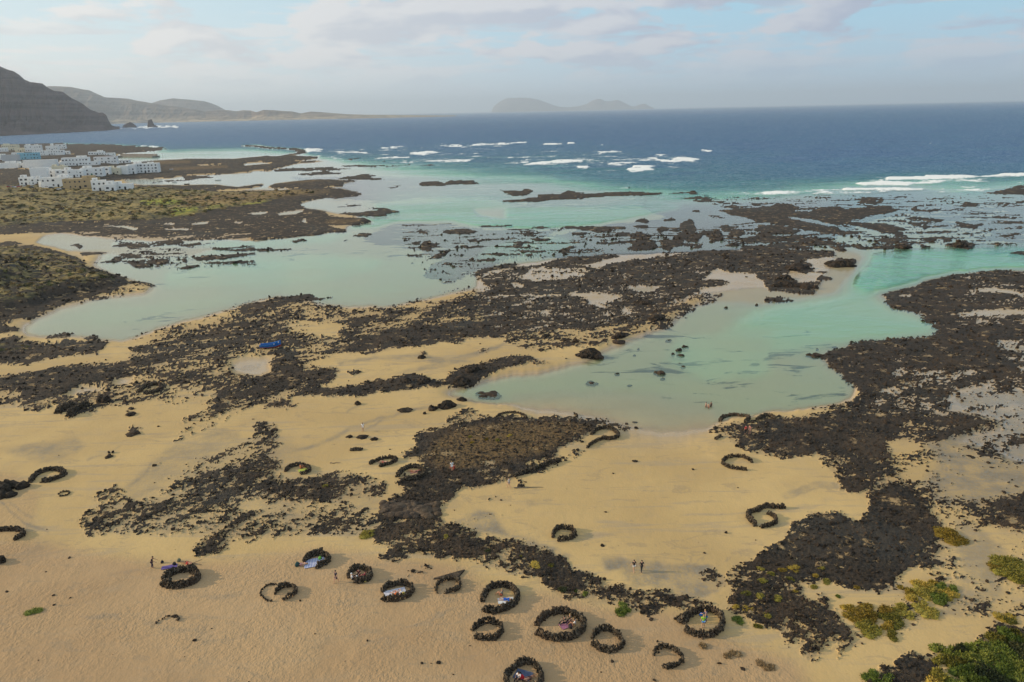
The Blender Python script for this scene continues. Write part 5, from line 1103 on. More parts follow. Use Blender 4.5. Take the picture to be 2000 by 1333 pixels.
# ------------------------------------------------------------------ single boulders
def boulder(label, org, x, y, w, h=None, mat=None, group='boulders on sand and in the shallows', spikes=.28):
    """w, h: size in sheet units"""
    px, py = O(org, x, y); sc = ORG[org][2]; h = h or w*.7; p = gt(px, py+h/sc*.35, 2); dist = math.sqrt(p.x**2+p.y**2+H*H); rx = w/sc/2*dist/F; rz = h/sc*.62*dist/F
    r = np.random.default_rng(hash_str(label+str(int(x)))); n = max(3, int(rx*4)) if w < 200 else 34; V = []; Fc = []; k = 0
    for i in range(min(n, 34)):
        s = rx*((.75 if w < 200 else .5) if i == 0 else r.uniform(.28, .55)*(1 if w < 200 else .55)); ox_ = 0 if i == 0 else r.uniform(-.75, .75)*rx; oy_ = 0 if i == 0 else r.uniform(-.6, .6)*rx
        v = ICO2_V*(1+r.uniform(-spikes, spikes, (len(ICO2_V), 1)))*np.array([s, s*.9, max(.2, rz)*(1 if i == 0 else r.uniform(.45, .9))]); v[:, 2] = np.maximum(v[:, 2], -.3)
        V.append(v+np.array([ox_, oy_, 0])); Fc.append(ICO2_F+k); k += len(v)
    o = link('boulder', mesh_np('boulder', np.concatenate(V), np.concatenate(Fc), [mat or m_clinker]), loc=(p.x, p.y, max(p.z, -.25)-.02))
    return tag(o, label, 'rock', group)
for a in [
 ('round dark boulder alone on the sand below the boulder ridge', 'b2', 795, 262, 62, 50), ('left of the paired dark boulders at the shallow inlet', 'b2', 1375, 305, 78, 60),
 ('larger right one of the paired boulders at the shallow inlet', 'b2', 1490, 272, 150, 70), ('spiky rock cluster up right of the paired boulders', 'b2', 1612, 238, 90, 34),
 ('flat rock cluster in the sand left of the paired boulders', 'b2', 1170, 318, 120, 36), ('low rock patch standing in the shallow inlet', 'b2', 1830, 192, 190, 34),
 ('upper rock of the tight cluster in the green pool', 'z7', 1350, 778, 56, 36), ('left dark rock of the tight cluster in the green pool', 'z7', 1302, 805, 62, 50),
 ('lower rock of the tight cluster in the green pool', 'z7', 1325, 848, 64, 32), ('small rock left of the tight cluster in the green pool', 'z7', 1260, 838, 40, 30),
 ('small triangular rock below the cluster in the pool', 'z7', 1310, 912, 34, 22), ('rounded rock right of the small triangular one', 'z7', 1340, 937, 46, 24),
 ('slanting dark slab rock in the middle of the pool', 'z7', 1165, 982, 84, 50), ('flat rock just below the slanting slab', 'z7', 1178, 1028, 44, 18),
 ('hooked rock left of the slanting slab', 'z7', 818, 990, 44, 26), ('long low rock in the pool left of the hooked rock', 'z7', 618, 1062, 110, 24),
 ('tiny awash rock right of the long low rock', 'z7', 915, 1082, 44, 12), ('small round rock sticking up in the pool shallows', 'z7', 988, 797, 30, 14),
 ('small rock near the pool shore left of centre', 'z7', 958, 846, 28, 12), ('pair-topped rock near the reef edge in the pool', 'z7', 1225, 732, 60, 18),
 ('round rock standing off the reef edge, the left one', 'z7', 1672, 478, 42, 24), ('round rock standing off the reef edge, the right one', 'z7', 1912, 455, 36, 28),
 ('jagged dark outcrop on the pool shore sand', 'z7', 600, 830, 190, 85), ('ragged rock above the jagged shore outcrop', 'z7', 840, 690, 110, 60),
 ('upright rock left of the jagged shore outcrop', 'z7', 498, 735, 60, 60), ('low rock left of the upright shore rock', 'z7', 410, 730, 90, 34), ('small rock on pale sand above the inlet', 'z7', 228, 808, 70, 26),
 ('small flat rock beside the pool shoreline', 'z7', 830, 755, 110, 26), ('round little rock between shore outcrops', 'z7', 648, 714, 34, 22), ('little rock under the ragged one', 'z7', 728, 732, 54, 22),
 ('low rock on the sand above the inlet left end', 'z7', 260, 700, 70, 30), ('dark rock off the pool beach corner', 'z8', 380, 845, 110, 42), ('small rock above the pool corner rock', 'z8', 385, 800, 30, 18), ('flat little rock beside the right lava point', 'z8', 522, 785, 46, 14),
 ('lone dark rock on the sand between pool and beach', 'b3', 962, 718, 48, 24), ('tiny rock on wet sand off the central lava tip', 'b3', 955, 413, 44, 14), ('round rock off the central lava tip', 'b3', 968, 457, 34, 24),
 ('tall pinnacle rocks on the reef right of centre', 'z4', 1500, 1190, 110, 50), ('squat block on the reef left of the pinnacles', 'z4', 1060, 1210, 100, 34),
 ('wave-washed rock poking up behind the breakers', 'z3', 915, 745, 20, 14), ('pointed rock on the reef ridge by the breakers', 'z3', 1412, 775, 34, 16), ('big rocky knoll at the pool top edge', 'z8', 560, 130, 170, 60),
 ('rugged brown knoll at the reef end by the pool', 'z8', 150, 295, 190, 60), ('second rugged knoll at the reef end', 'z8', 310, 310, 130, 56), ('upper rugged knoll on the reef end', 'z8', 230, 160, 170, 56), ('square knoll left of the upper reef knoll', 'z8', 130, 240, 110, 50),
 ('knobbly rock ridge on the pool side of the reef', 'z7', 1030, 440, 150, 44), ('low knobbly ridge nearest the pool sand', 'z7', 1120, 555, 130, 50), ('small dark boulder on the boulder ridge', 'z6', 1180, 1045, 90, 50), ('brown-topped boulder on the boulder ridge', 'z6', 1310, 1050, 110, 56),
 ('pointed rock heap at the ridge right end', 'z6', 1690, 960, 120, 60), ('dark heap at the lower ridge bend', 'z6', 1600, 1040, 150, 70), ('star-shaped rock on the sand inside the ridge', 'z6', 1300, 862, 80, 44),
 ('big rounded boulder in the left lava band', 'b1', 815, 230, 120, 76), ('dark rock on the sand left of the streaky lava', 'b1', 1025, 350, 90, 34), ('heart-shaped flat rock on the smooth left sand', 'b1', 1045, 500, 110, 34), ('single rock on the wet sand at far left centre', 'b1', 845, 685, 64, 28),
 ('elongated rock beside the person in white', 'b2', 830, 528, 110, 30), ('small rock right of the person in white', 'b2', 925, 545, 80, 28), ('thin rock left of the person in white', 'b2', 735, 528, 60, 24),
]: boulder(*a)
boulder('ragged dark outcrop at the left edge beside the oval ring', 'b1', -20, 935, 330, 90, spikes=.2); boulder('dark outcrop cut by the left edge lower down', 'b5', -15, 370, 110, 70)
# smooth brown lava dome in the middle of the picture
for lb, x, y, w, h in (('smooth ridged brown lava dome in the centre', 1110, 1075, 330, 120), ('darker ridged lava flank right of the smooth dome', 1300, 1090, 330, 150)):
    boulder(lb, 'b2', x, y, w, h*.35, m_brown, 'ridged lava domes', .08)
# triangular slab wall
tw = MB(); p = gt(*O('b6', 1500, 510)); tw.prism([(-1.9, -.5), (1.2, -.6), (2.1, 1.4), (.3, .6)], -.1, .22, top=[(-1.7, -.4), (1.1, -.5), (2.0, 1.25), (.3, .5)])
tag(tw.build('rock_slab', m_brown, loc=p), 'dark triangular lava slab above the small horseshoe', 'rock')
# ------------------------------------------------------------------ shrubs one can tell apart
m_leaf = {'green': leafmat('leaf_green', [(.3, (.045, .07, .012)), (.5, (.10, .13, .022)), (.7, (.19, .20, .04))]), 'olive': leafmat('leaf_olive', [(.3, (.08, .075, .012)), (.5, (.19, .165, .03)), (.72, (.32, .26, .055))]),
          'gold': leafmat('leaf_gold', [(.3, (.13, .085, .012)), (.5, (.27, .19, .03)), (.72, (.42, .30, .06))]), 'dry': leafmat('leaf_dry', [(.3, (.18, .12, .06)), (.6, (.30, .21, .11)), (.8, (.4, .29, .16))]), 'dark': leafmat('leaf_dark', [(.3, (.02, .03, .012)), (.6, (.05, .055, .02)), (.8, (.10, .09, .04))])}
m_twig = simple('twig', (.12, .08, .05))
def shrub(label, org, x, y, w, h, tone, group='succulent shrubs on the sand', hm=None):
    px, py = O(org, x, y); sc = ORG[org][2]; p = gt(px, py+h/sc*.15, 2); dist = math.sqrt(p.x**2+p.y**2+H*H)
    k_s = 1.22 if group.startswith('golden') else 1.0; w *= k_s; h *= k_s; rx = max(.25, w/sc/2*dist/F); ry = max(.2, h/sc/2*dist/F/max(.35, H/dist)); hm = hm or min(.9, .25+.3*rx)
    root = empty('shrub', p, label=label, cat='shrub', group=group); r = np.random.default_rng(hash_str(label)); V = []; F4 = []; F3 = []; k = 0; n = int(max(3, min(26, rx*ry*5)))
    Vc = []
    for i in range(n):
        a = r.uniform(0, 6.28); q = math.sqrt(r.random())*.75; c = np.array([math.cos(a)*q*rx, math.sin(a)*q*ry, 0]); s = min(rx, ry)*r.uniform(.35, .6) if n > 3 else min(rx, ry)*.8
        v, f, core = tuft_np(r, 22, .24/max(s, .3)**.5); zs = hm*(1-.5*q)/max(s, .1)
        b = sum(len(z) for z in V); V.append(v*np.array([s, s, s*zs])+c); F4.append(f+b)
        b2 = sum(len(z) for z in Vc); Vc.append(core*np.array([s, s, s*zs*.9])+c); F3.append(ICO2_F+b2)
    V = np.concatenate(V); Vc = np.concatenate(Vc)
    link('foliage', mesh_np('foliage', np.concatenate([V, Vc]), [np.concatenate(F4), np.concatenate(F3)+len(V)], [m_leaf[tone]]), root)
    s = MB()
    for i in range(5):
        a = i*1.26; s.loft([[(math.cos(a)*.04+.02*math.cos(b), math.sin(a)*.04+.02*math.sin(b), 0) for b in (0, 2.1, 4.2)], [(math.cos(a)*rx*.45+.012*math.cos(b), math.sin(a)*ry*.45+.012*math.sin(b), hm*.55) for b in (0, 2.1, 4.2)]])
    s.build('stem', m_twig, root)
gs = 'golden green shrubs on the right sand'; gt_ = 'small tufts growing on the lava'; gb = 'shrubs massed in the lower right corner'
for a in [
 ('golden shrub pair above the right lava edge, high on the sand', 'b8', 1425, 185, 150, 90, 'gold', gs),
 ('upper arm of the crescent shrub near the right edge', 'b8', 1860, 400, 190, 70, 'olive', gs), ('lower arm of the crescent shrub near the right edge', 'b8', 1915, 490, 190, 70, 'olive', gs), ('left bend of the crescent shrub near the right edge', 'b8', 1800, 440, 90, 60, 'gold', gs),
 ('small golden shrub left of the shrub split by a path', 'b8', 1085, 608, 80, 55, 'gold', gs), ('low golden shrub at the top of the path shrub', 'b8', 1200, 570, 130, 44, 'gold', gs), ('thin golden shrub above the path shrub', 'b8', 1295, 543, 90, 26, 'gold', gs),
 ('left half of the shrub split by a sandy path', 'b8', 1190, 615, 110, 80, 'olive', gs), ('round golden shrub left of the sandy path', 'b8', 1115, 668, 70, 50, 'gold', gs), ('narrow shrub at the lower end of the sandy path', 'b8', 1160, 690, 50, 80, 'olive', gs),
 ('green shrub at the top right of the sandy path', 'b8', 1390, 570, 100, 75, 'green', gs), ('middle shrub right of the sandy path', 'b8', 1290, 630, 110, 70, 'olive', gs), ('right shrub with a golden rim by the path', 'b8', 1410, 640, 100, 60, 'gold', gs), ('low green shrub under the path group', 'b8', 1360, 680, 150, 55, 'green', gs), ('lowest shrub trailing from the path group', 'b8', 1230, 745, 110, 110, 'olive', gs),
 ('green-topped shrub on bare sand left of the path group', 'b8', 1040, 755, 120, 90, 'olive', gs), ('flat golden shrub beside the green-topped one', 'b8', 930, 765, 90, 44, 'gold', gs),
 ('large golden shrub touching the lava on its left', 'b8', 720, 800, 190, 80, 'gold', gs), ('green-bottomed shrub under the large golden one', 'b8', 790, 895, 130, 110, 'olive', gs), ('small golden shrub above the large golden one', 'b8', 765, 748, 80, 40, 'gold', gs), ('golden tuft half on the lava left of the large one', 'b8', 630, 752, 90, 36, 'gold', gs),
 ('knobbly shrub right of the green-bottomed one', 'b8', 960, 840, 120, 95, 'olive', gs), ('shrub foot hanging below the knobbly one', 'b8', 930, 890, 100, 60, 'gold', gs), ('lowest small shrub below the knobbly one', 'b8', 965, 955, 85, 70, 'olive', gs),
 ('small rusty shrub alone near the right edge', 'b8', 1845, 815, 75, 44, 'gold', gs), ('green end of the small rusty shrub', 'b8', 1870, 842, 70, 34, 'olive', gs), ('dark green shrub cut by the bottom edge', 'b8', 870, 1310, 180, 90, 'green', gs),
 ('bright round green bush at the foot of the lava band', 'b7', 872, 750, 160, 90, 'green', 'round bushes by the lava band'), ('yellow-green bush on sand beside the centre lava', 'b6', 875, 158, 120, 85, 'olive', 'round bushes by the lava band'),
 ('lone green tuft on the open sand at lower left', 'b5', 260, 780, 78, 40, 'green', 'round bushes by the lava band'), ('dry straw bush on the sand right of the open crescent', 'b7', 1720, 1105, 110, 90, 'dry', 'straw bushes'), ('faint straw patch left of the dry straw bush', 'b7', 1520, 1050, 110, 40, 'dry', 'straw bushes'), ('straw patch at the bottom lava edge', 'b7', 1980, 1180, 90, 90, 'dry', 'straw bushes'),
]: shrub(*a)
tl = [('b8',[(210,440,70,'gold'),(118,458,50,'gold'),(165,522,50,'olive'),(422,440,36,'olive'),(212,630,48,'gold'),(72,670,60,'olive'),(20,488,50,'olive'),(380,500,40,'gold'),(350,585,50,'olive'),(545,665,36,'green'),(690,580,40,'gold'),(450,540,60,'olive')]),
      ('b7',[(1815,622,66,'olive'),(1968,535,66,'olive'),(1932,655,52,'olive'),(1770,842,76,'green'),(1845,752,66,'gold'),(1742,740,44,'gold'),(1925,892,52,'olive'),(1985,808,60,'olive'),(572,642,44,'green'),(195,408,80,'gold'),(315,420,44,'olive'),(70,356,40,'olive'),(500,620,30,'green'),(390,600,60,'dark'),(1945,440,40,'olive')]),
      ('b6',[(1482,190,44,'olive'),(1815,305,44,'dark')]), ('b2',[(1980,522,46,'gold'),(1880,555,36,'olive'),(1800,547,30,'gold'),(545,918,36,'olive'),(1675,535,26,'olive'),(1690,575,30,'gold')])]
ORD = ['first','second','third','fourth','fifth','sixth','seventh','eighth','ninth','tenth','eleventh','twelfth','thirteenth','fourteenth','fifteenth','sixteenth','seventeenth','eighteenth','nineteenth','twentieth']
where = {'b8': 'on the dark lava field at lower right', 'b7': 'on the stony lava band near bottom centre', 'b6': 'on the lava band left of centre', 'b2': 'on the flat-topped central lava'}
for org, L_ in tl:
    for i, (x, y, w_, tn) in enumerate(sorted(L_)):
        px, py = O(org, x, y); ad = {'gold': 'golden', 'olive': 'olive', 'green': 'bright green', 'dark': 'dark green'}[tn]
        same = [q for q in sorted(L_) if q[3] == tn]; j = same.index((x, y, w_, tn)); od = ORD[j]
        shrub(f'{od} {ad} tuft from the left {where[org]}' if len(same) > 1 else f'only {ad} tuft {where[org]}', org, x, y, w_, w_*.6, tn, gt_, .3)
bl = [(1330,1090,110,50,'green'),(1420,1105,130,60,'green'),(1500,1085,80,50,'dark'),(1585,1080,90,60,'green'),(1690,1060,90,60,'green'),(1780,1000,130,80,'olive'),(1880,970,130,80,'green'),(1975,985,110,90,'olive'),(1350,1170,120,70,'olive'),(1460,1180,150,90,'olive'),(1580,1160,140,100,'green'),(1700,1140,160,100,'green'),(1830,1090,160,110,'green'),(1960,1090,140,110,'dark'),
      (1540,1260,180,100,'green'),(1680,1250,180,110,'dark'),(1820,1220,190,120,'green'),(1970,1210,160,120,'green'),(1340,1290,150,80,'olive'),(1480,1340,170,80,'green'),(1640,1350,190,90,'green'),(1820,1340,200,100,'dark'),(1980,1330,170,100,'green'),(1300,1350,110,60,'gold')]
rows = ['top', 'second', 'third', 'bottom']
for i, (x, y, w_, h_, tn) in enumerate(bl):
    rw_ = 0 if y < 1065 or (y < 1110 and x < 1600) else 1 if y < 1200 and x < 1900 else 2 if y < 1270 else 3
    ad = {'gold': 'golden', 'olive': 'olive', 'green': 'green', 'dark': 'dark green'}[tn]
    peers = [q for q in bl if q[4] == tn]; j = sorted(peers).index((x, y, w_, h_, tn))
    shrub(f"{ORD[j]} {ad} bush from the left in the lower right thicket", 'b8', x, y, w_, h_, tn, gb, 1.1)
# ------------------------------------------------------------------ village
def plaster(name, c): return simple(name, c, .85, .06, .6, .2)
M_ = {'white': plaster('white_plaster', (.86, .84, .80)), 'cream': plaster('cream_plaster', (.76, .68, .50)), 'ochre': plaster('ochre_stone', (.46, .34, .19)), 'blue': plaster('blue_plaster', (.28, .52, .62)), 'grey': plaster('grey_plaster', (.55, .54, .53)),
      'roof': simple('roof_screed', (.62, .56, .47), .9, .12, 1.2), 'redroof': simple('red_roof', (.30, .05, .05), .8), 'glass': simple('window_glass', (.03, .035, .045), .15, .1, 1, .6), 'frame': simple('window_frame', (.16, .14, .13), .6), 'green': simple('green_paint', (.03, .16, .08), .6), 'bluep': simple('blue_paint', (.03, .13, .36), .6), 'dark': simple('dark_opening', (.03, .028, .026), .9)}
def win_mesh(w, h):
    b = MB(); t_ = .12
    b.box(-w/2-t_, -.10, -t_, w/2+t_, .02, 0); b.box(-w/2-t_, -.10, h, w/2+t_, .02, h+t_); b.box(-w/2-t_, -.10, 0, -w/2, .02, h); b.box(w/2, -.10, 0, w/2+t_, .02, h)
    p = MB(); p.box(-w/2, -.04, 0, w/2, .03, h); return b.mesh('window', M_['frame']), p.mesh('pane', M_['glass'])
WM = [win_mesh(1.0, 1.1), win_mesh(1.7, 1.2), win_mesh(.8, .9)]
def door_mesh(m): b = MB(); b.box(-.55, -.06, 0, .55, .03, 2.2); b.box(-.7, -.09, 0, -.56, .02, 2.35); b.box(.56, -.09, 0, .7, .02, 2.35); return b.mesh('door', m)
DM = {k: door_mesh(M_[k]) for k in ('dark', 'bluep', 'green')}
def vol(b, x0, y0, z0, x1, y1, z1, par=.5, th_=.25):
    """walls with a parapet round a sunk roof; returns the roof height"""
    b.box(x0, y0, z0, x1, y0+th_, z1); b.box(x0, y1-th_, z0, x1, y1, z1); b.box(x0, y0+th_, z0, x0+th_, y1-th_, z1); b.box(x1-th_, y0+th_, z0, x1, y1-th_, z1); return z1-par
def house(label, x0, x1, yb, hpx, col='white', depth=8., storeys=None, rz=0.0, upper=(), door='dark', wins=True, roof='roof', chim=False, zb=None, tall=False):
    c = gt((x0+x1)/2, yb, 2); zg = max(c.z, .8) if zb is None else zb; c = ground((x0+x1)/2, yb, zg); dist = math.sqrt(c.x**2+c.y**2+H*H)
    w = (x1-x0)*dist/F; h = max(2.6, hpx*dist/F*.86); az_ = math.atan2(c.x, c.y)
    root = empty('house', (c.x, c.y, zg), -az_*.45+rz, label=label, cat='house', group='flat-roofed houses of the village')
    b = MB(); zr = vol(b, -w/2, 0, -1.5, w/2, depth, h); rf = MB(); rf.box(-w/2+.25, .25, zr-.25, w/2-.25, depth-.25, zr)
    b.build('wall', M_[col], root); rfo = rf.build('roof', M_[roof], root)
    for k, (f0_, f1_, d0, d1, hh_) in enumerate(upper):        # set-back upper rooms, as fractions of the plan
        u = MB(); uh = hh_; xa, xb = -w/2+w*f0_+.02, -w/2+w*f1_-.02; vol(u, xa, depth*d0+.02, zr, xb, depth*d1, zr+uh, .3); u.box(xa+.25, depth*d0+.27, zr+uh-.55, xb-.25, depth*d1-.25, zr+uh-.3)
        uo = u.build('upper_room', M_[col], root)
        if xb-xa > 2.2: wo = link('window', WM[2][0], uo, ((xa+xb)/2, depth*d0+.0, zr+.9))
    n = storeys or max(1, int(round(h/3.1))); fl = (h-.5)/n; r = random.Random(hash_str(label)); ncol_ = max(1, int(w/3.4))
    if wins:
        for s in range(n):
            for i in range(ncol_):
                if r.random() < .16: continue
                xx = -w/2+w*(i+.5)/ncol_+r.uniform(-.3, .3); k = r.choice([0, 0, 1, 2])
                if s == 0 and i == ncol_//2: link('door', DM[door], root, (xx, 0, .05)); continue
                wo = link('window', WM[k][0], root, (xx, 0, s*fl+fl*.36)); link('pane', WM[k][1], wo, (0, 0, 0))
    if chim: ch = MB(); ch.box(w*.2, depth*.5, zr, w*.2+.7, depth*.5+.7, zr+1.3); ch.build('chimney', M_[col], rfo)
    return root
U1 = ((.1, .45, .2, .8, 2.4),); U2 = ((.55, .9, .25, .85, 2.3),); U3 = ((.05, .3, .3, .9, 2.2), (.6, .8, .2, .7, 1.6))
for a in [
 ('cream two storey house at the far left of the back row', 9, 32, 294, 10, 'cream', 9, 2, 0, U1), ('low white house cut by the left edge in the back row', -14, 9, 297, 7, 'white', 8, 1), ('small ochre walled house between white ones in the back row', 32, 45, 297, 7, 'cream', 7, 1),
 ('white terraced house stepping up in the middle of the back row', 54, 77, 297, 12, 'white', 9, 2, 0, U3), ('white house with a squat yellow tower behind it in the back row', 93, 111, 294, 8, 'white', 9, 1, 0, ((.4, .62, .2, .5, 4.6),)), ('tall white house at the right end of the back row', 111, 126, 291, 8, 'white', 8, 2),
 ('long white house with a row of dark windows facing the plaza', 72, 117, 304, 9, 'white', 9, 2), ('low white house at the plaza right corner', 118, 133, 302, 6, 'white', 7, 1, 0, U1), ('small white house left of the plain one in the second row', 26, 42, 305, 6, 'white', 7, 1),
 ('plain pale house without windows in the second row', 9, 32, 315, 11, 'grey', 9, 2, 0, (), 'dark', False), ('light blue house among the white ones', 41, 71, 312, 12, 'blue', 9, 2), ('white house cut by the left edge in the second row', -18, 8, 313, 8, 'white', 8, 1, 0, U2),
 ('low white walled house with a garden terrace at far left', -12, 27, 329, 9, 'white', 9, 1, 0, U2, 'dark', False), ('low white house with a green terrace strip beside the blank block', 28, 55, 328, 8, 'white', 9, 1, 0, U1), ('large blank white block in the third row', 55, 102, 328, 14, 'white', 11, 2, 0, (), 'dark', False),
 ('low white house right of the large blank block', 102, 128, 325, 7, 'white', 8, 1, 0, U2), ('two storey white house with square windows in the third row', 128, 168, 324, 15, 'white', 10, 2, 0, U2), ('low white house behind the sea front, with a reddish terrace', 168, 190, 323, 7, 'white', 8, 1),
 ('long white house with a dark red roof near the harbour', 189, 224, 319, 12, 'white', 9, 2, 0, (), 'dark', True, 'redroof'), ('low white house between the red roof and the pier', 228, 250, 319, 6, 'white', 8, 1), ('small white boathouse at the root of the pier', 176, 200, 303, 6, 'white', 8, 1, 0, U2), ('white hut with a curved awning by the pier', 206, 222, 304, 5, 'white', 6, 1),
 ('tall blank house on the slope above the front row', 65, 89, 350, 20, 'white', 9, 3, 0, (), 'dark', False), ('stepped white house right of the tall blank one', 89, 112, 346, 13, 'white', 9, 2, 0, U1), ('cream roofed house in the middle of the terrace', 104, 126, 337, 11, 'cream', 9, 1, 0, U3),
 ('white terrace house with a dark balcony opening', 113, 136, 346, 13, 'white', 10, 2, 0, U2), ('white terrace house with two wide balconies', 136, 154, 347, 14, 'white', 10, 2), ('narrow white terrace house left of the green doors', 154, 163, 347, 13, 'white', 10, 2),
 ('white sea front house with a bright green door', 163, 197, 344, 15, 'white', 10, 2, 0, U1, 'green'), ('white sea front house with big dark loggias', 197, 213, 343, 16, 'white', 10, 2), ('cream box topped house on the sea front', 213, 232, 342, 13, 'cream', 10, 1, 0, U1), ('plain white gabled house on the sea front', 232, 249, 341, 16, 'white', 11, 2, 0, (), 'dark', False),
 ('three storey white house on the sea front', 250, 264, 340, 18, 'white', 10, 3), ('large white house at the seaward end of the front', 264, 305, 338, 18, 'white', 12, 3, 0, U3),
 ('white house with a garage at the left end of the front row', 42, 62, 362, 14, 'white', 9, 2, 0, U1), ('white house left of the blue door in the front row', 62, 78, 361, 11, 'white', 8, 2, 0, U2), ('white house with a blue door in the front row', 78, 89, 365, 9, 'white', 8, 1, 0, (), 'bluep'), ('long white house with tall dark windows in the front row', 89, 132, 366, 18, 'white', 10, 2, 0, U2),
 ('brown stone house in the front row', 132, 184, 369, 19, 'ochre', 11, 2, 0, U2), ('white cube at the left end of the nearest house', 184, 207, 373, 19, 'white', 11, 2, .25, U1), ('white middle wing of the nearest house with a small tower', 207, 224, 373, 12, 'white', 9, 1, .1, ((.1, .8, .5, .95, 2.8),)), ('low white wing stretching right from the nearest house', 224, 255, 371, 11, 'white', 9, 1, .1, U1),
]: house(*a)
# stone pier
pa = ground(222, 306, 1.5); pb = ground(297, 306.5, 1.5); dv = (pb-pa); ln_ = math.hypot(dv.x, dv.y); root = empty('pier', (pa.x, pa.y, 0), math.atan2(dv.y, dv.x), label='grey concrete pier behind the village harbour', cat='pier')
mcon = simple('pier_concrete', (.20, .18, .16), .9, .2, .4); b = MB(); b.prism([(0, 0), (ln_, 0), (ln_, 14), (0, 14)], -3, 2.2); b.build('deck', mcon, root); b = MB(); b.box(0, 12.0, 2.2, ln_-4, 13.6, 4.6); b.build('sea_wall', mcon, root)
p = gt(318, 307); b = MB(); b.cyl((0, 0, 0), .35, .8); b.cyl((0, 0, .8), .14, 5.5, 8); b.cyl((0, 0, 6.3), .5, .9, 8, .2); tag(b.build('channel_marker', mcon, loc=p), 'thin grey marker post on the reef by the pier', 'marker')
# parked cars
CP = {'red': simple('car_red', (.35, .03, .03), .35, .05), 'white': simple('car_white', (.7, .7, .7), .35, .05), 'blackc': simple('car_dark', (.03, .035, .04), .35, .05), 'tyre': simple('tyre', (.02, .02, .02), .9)}
def car(label, px, py, col, rz):
    p = gt(px, py, 2); p.z = max(p.z, .8); root = empty('parked_car', p, rz, label=label, cat='car', group='cars parked by the front row of houses'); L_, W_ = 2.1, .86
    b = MB(); b.loft([[(x, -W_, .35), (x, W_, .35), (x, W_*.97, z_), (x, -W_*.97, z_)] for x, z_ in ((-L_, .75), (-L_*.9, .95), (-.2, 1.0), (L_*.55, .95), (L_, .7))]); bd_ = b.build('body', CP[col], root)
    b = MB(); b.prism([(-1.7, -.8), (.9, -.8), (.9, .8), (-1.7, .8)], .96, 1.45, top=[(-1.3, -.66), (.3, -.66), (.3, .66), (-1.3, .66)]); b.build('cabin', M_['glass'], root)
    for x in (-1.3, 1.3):
        for y in (-.8, .8):
            a = [(x+.33*math.cos(k*.785), y*1.0, .33+.33*math.sin(k*.785)) for k in range(8)]; b = MB(); b.loft([a, [(q[0], q[1]+.2*(1 if y < 0 else -1), q[2]) for q in a]]); b.build('wheel', CP['tyre'], root)
for a in [('red car at the far left of the parked cars', 19, 367, 'red', .2), ('white car beside the red one at far left', 27, 366, 'white', .1), ('second red car, under the garage house', 36, 366, 'red', 0), ('white car in front of the garage house', 50, 366, 'white', .4), ('dark car in front of the house left of the blue door', 62, 367, 'blackc', .2), ('white car right of the blue door', 92, 368, 'white', -.2), ('dark car below the long front row house', 101, 369, 'blackc', 0), ('white car left of the brown stone house', 115, 370, 'white', .1), ('dark car at the corner of the brown stone house', 124, 370, 'blackc', 0)]: car(*a)
# low walls of far hamlet
b = MB(); rr_ = random.Random(3)
for i in range(26):
    px = rr_.uniform(598, 655); p = ground(px, 231.3+rr_.uniform(-.4, .3)); s = rr_.uniform(10, 24); b.box(p.x-s, p.y-s+260, 2, p.x+s, p.y+s+260, 9+rr_.random()*10)
tag(b.build('far_hamlet', M_['white']), 'line of tiny white houses at the foot of the far hills', kind='stuff')

# ------------------------------------------------------------------ boats
def hull(b, L_, W_, Hh, sheer, z0=0, mi=0, n=14, inner=.86):
    rings = []
    for i in range(n):
        q = i/(n-1); x = -L_/2+L_*q; wv_ = W_/2*(math.sin(math.pi*min(1, .18+q*.82))**.6 if q < .999 else .03)*(1 if q < .75 else 1-((q-.75)/.25)**1.7*.9); wv_ = max(.03, wv_); zt = Hh+sheer*(q**2.6)+.12*(1-q)**3; zk = z0+.02+sheer*.35*max(0, q-.75)/.25
        rings.append([(x, 0, zk), (x, wv_*.62, zk+(zt-zk)*.28), (x, wv_*.93, zk+(zt-zk)*.7), (x, wv_, zt), (x, wv_*inner, zt), (x, wv_*inner*.85, zk+(zt-zk)*.35), (x, 0, zk+(zt-zk)*.25), (x, -wv_*inner*.85, zk+(zt-zk)*.35), (x, -wv_*inner, zt), (x, -wv_, zt), (x, -wv_*.93, zk+(zt-zk)*.7), (x, -wv_*.62, zk+(zt-zk)*.28)])
    b.loft(rings, mi); return rings
p = gt(529, 681); mb_ = simple('boat_blue', (.015, .13, .42), .45, .12, 3); mr_ = simple('boat_red', (.30, .05, .03), .6); mw_ = simple('boat_white', (.72, .74, .76), .5); mwood = simple('boat_wood', (.10, .13, .20), .7)
root = empty('fishing_boat', (p.x, p.y, p.z+.15), .06, label='blue wooden fishing boat stranded on the dark lava with its bow raised', cat='boat')
b = MB(); R_ = hull(b, 5.2, 1.9, .95, 1.05); hl = b.build('hull', mb_, root, smooth=False)
b = MB(); b.loft([[(q[0][0], 0, q[0][2]-.03), (q[0][0], q[1][1]*1.06, q[1][2]), (q[0][0], q[1][1]*1.0, q[1][2]+.1), (q[0][0], -q[1][1]*1.0, q[1][2]+.1), (q[0][0], -q[1][1]*1.06, q[1][2])] for q in R_]); b.build('keel_band', mr_, root)
for x in (-1.3, 0, 1.1): b = MB(); b.box(x-.14, -.72, .5, x+.14, .72, .56); b.build('bench', mwood, root)
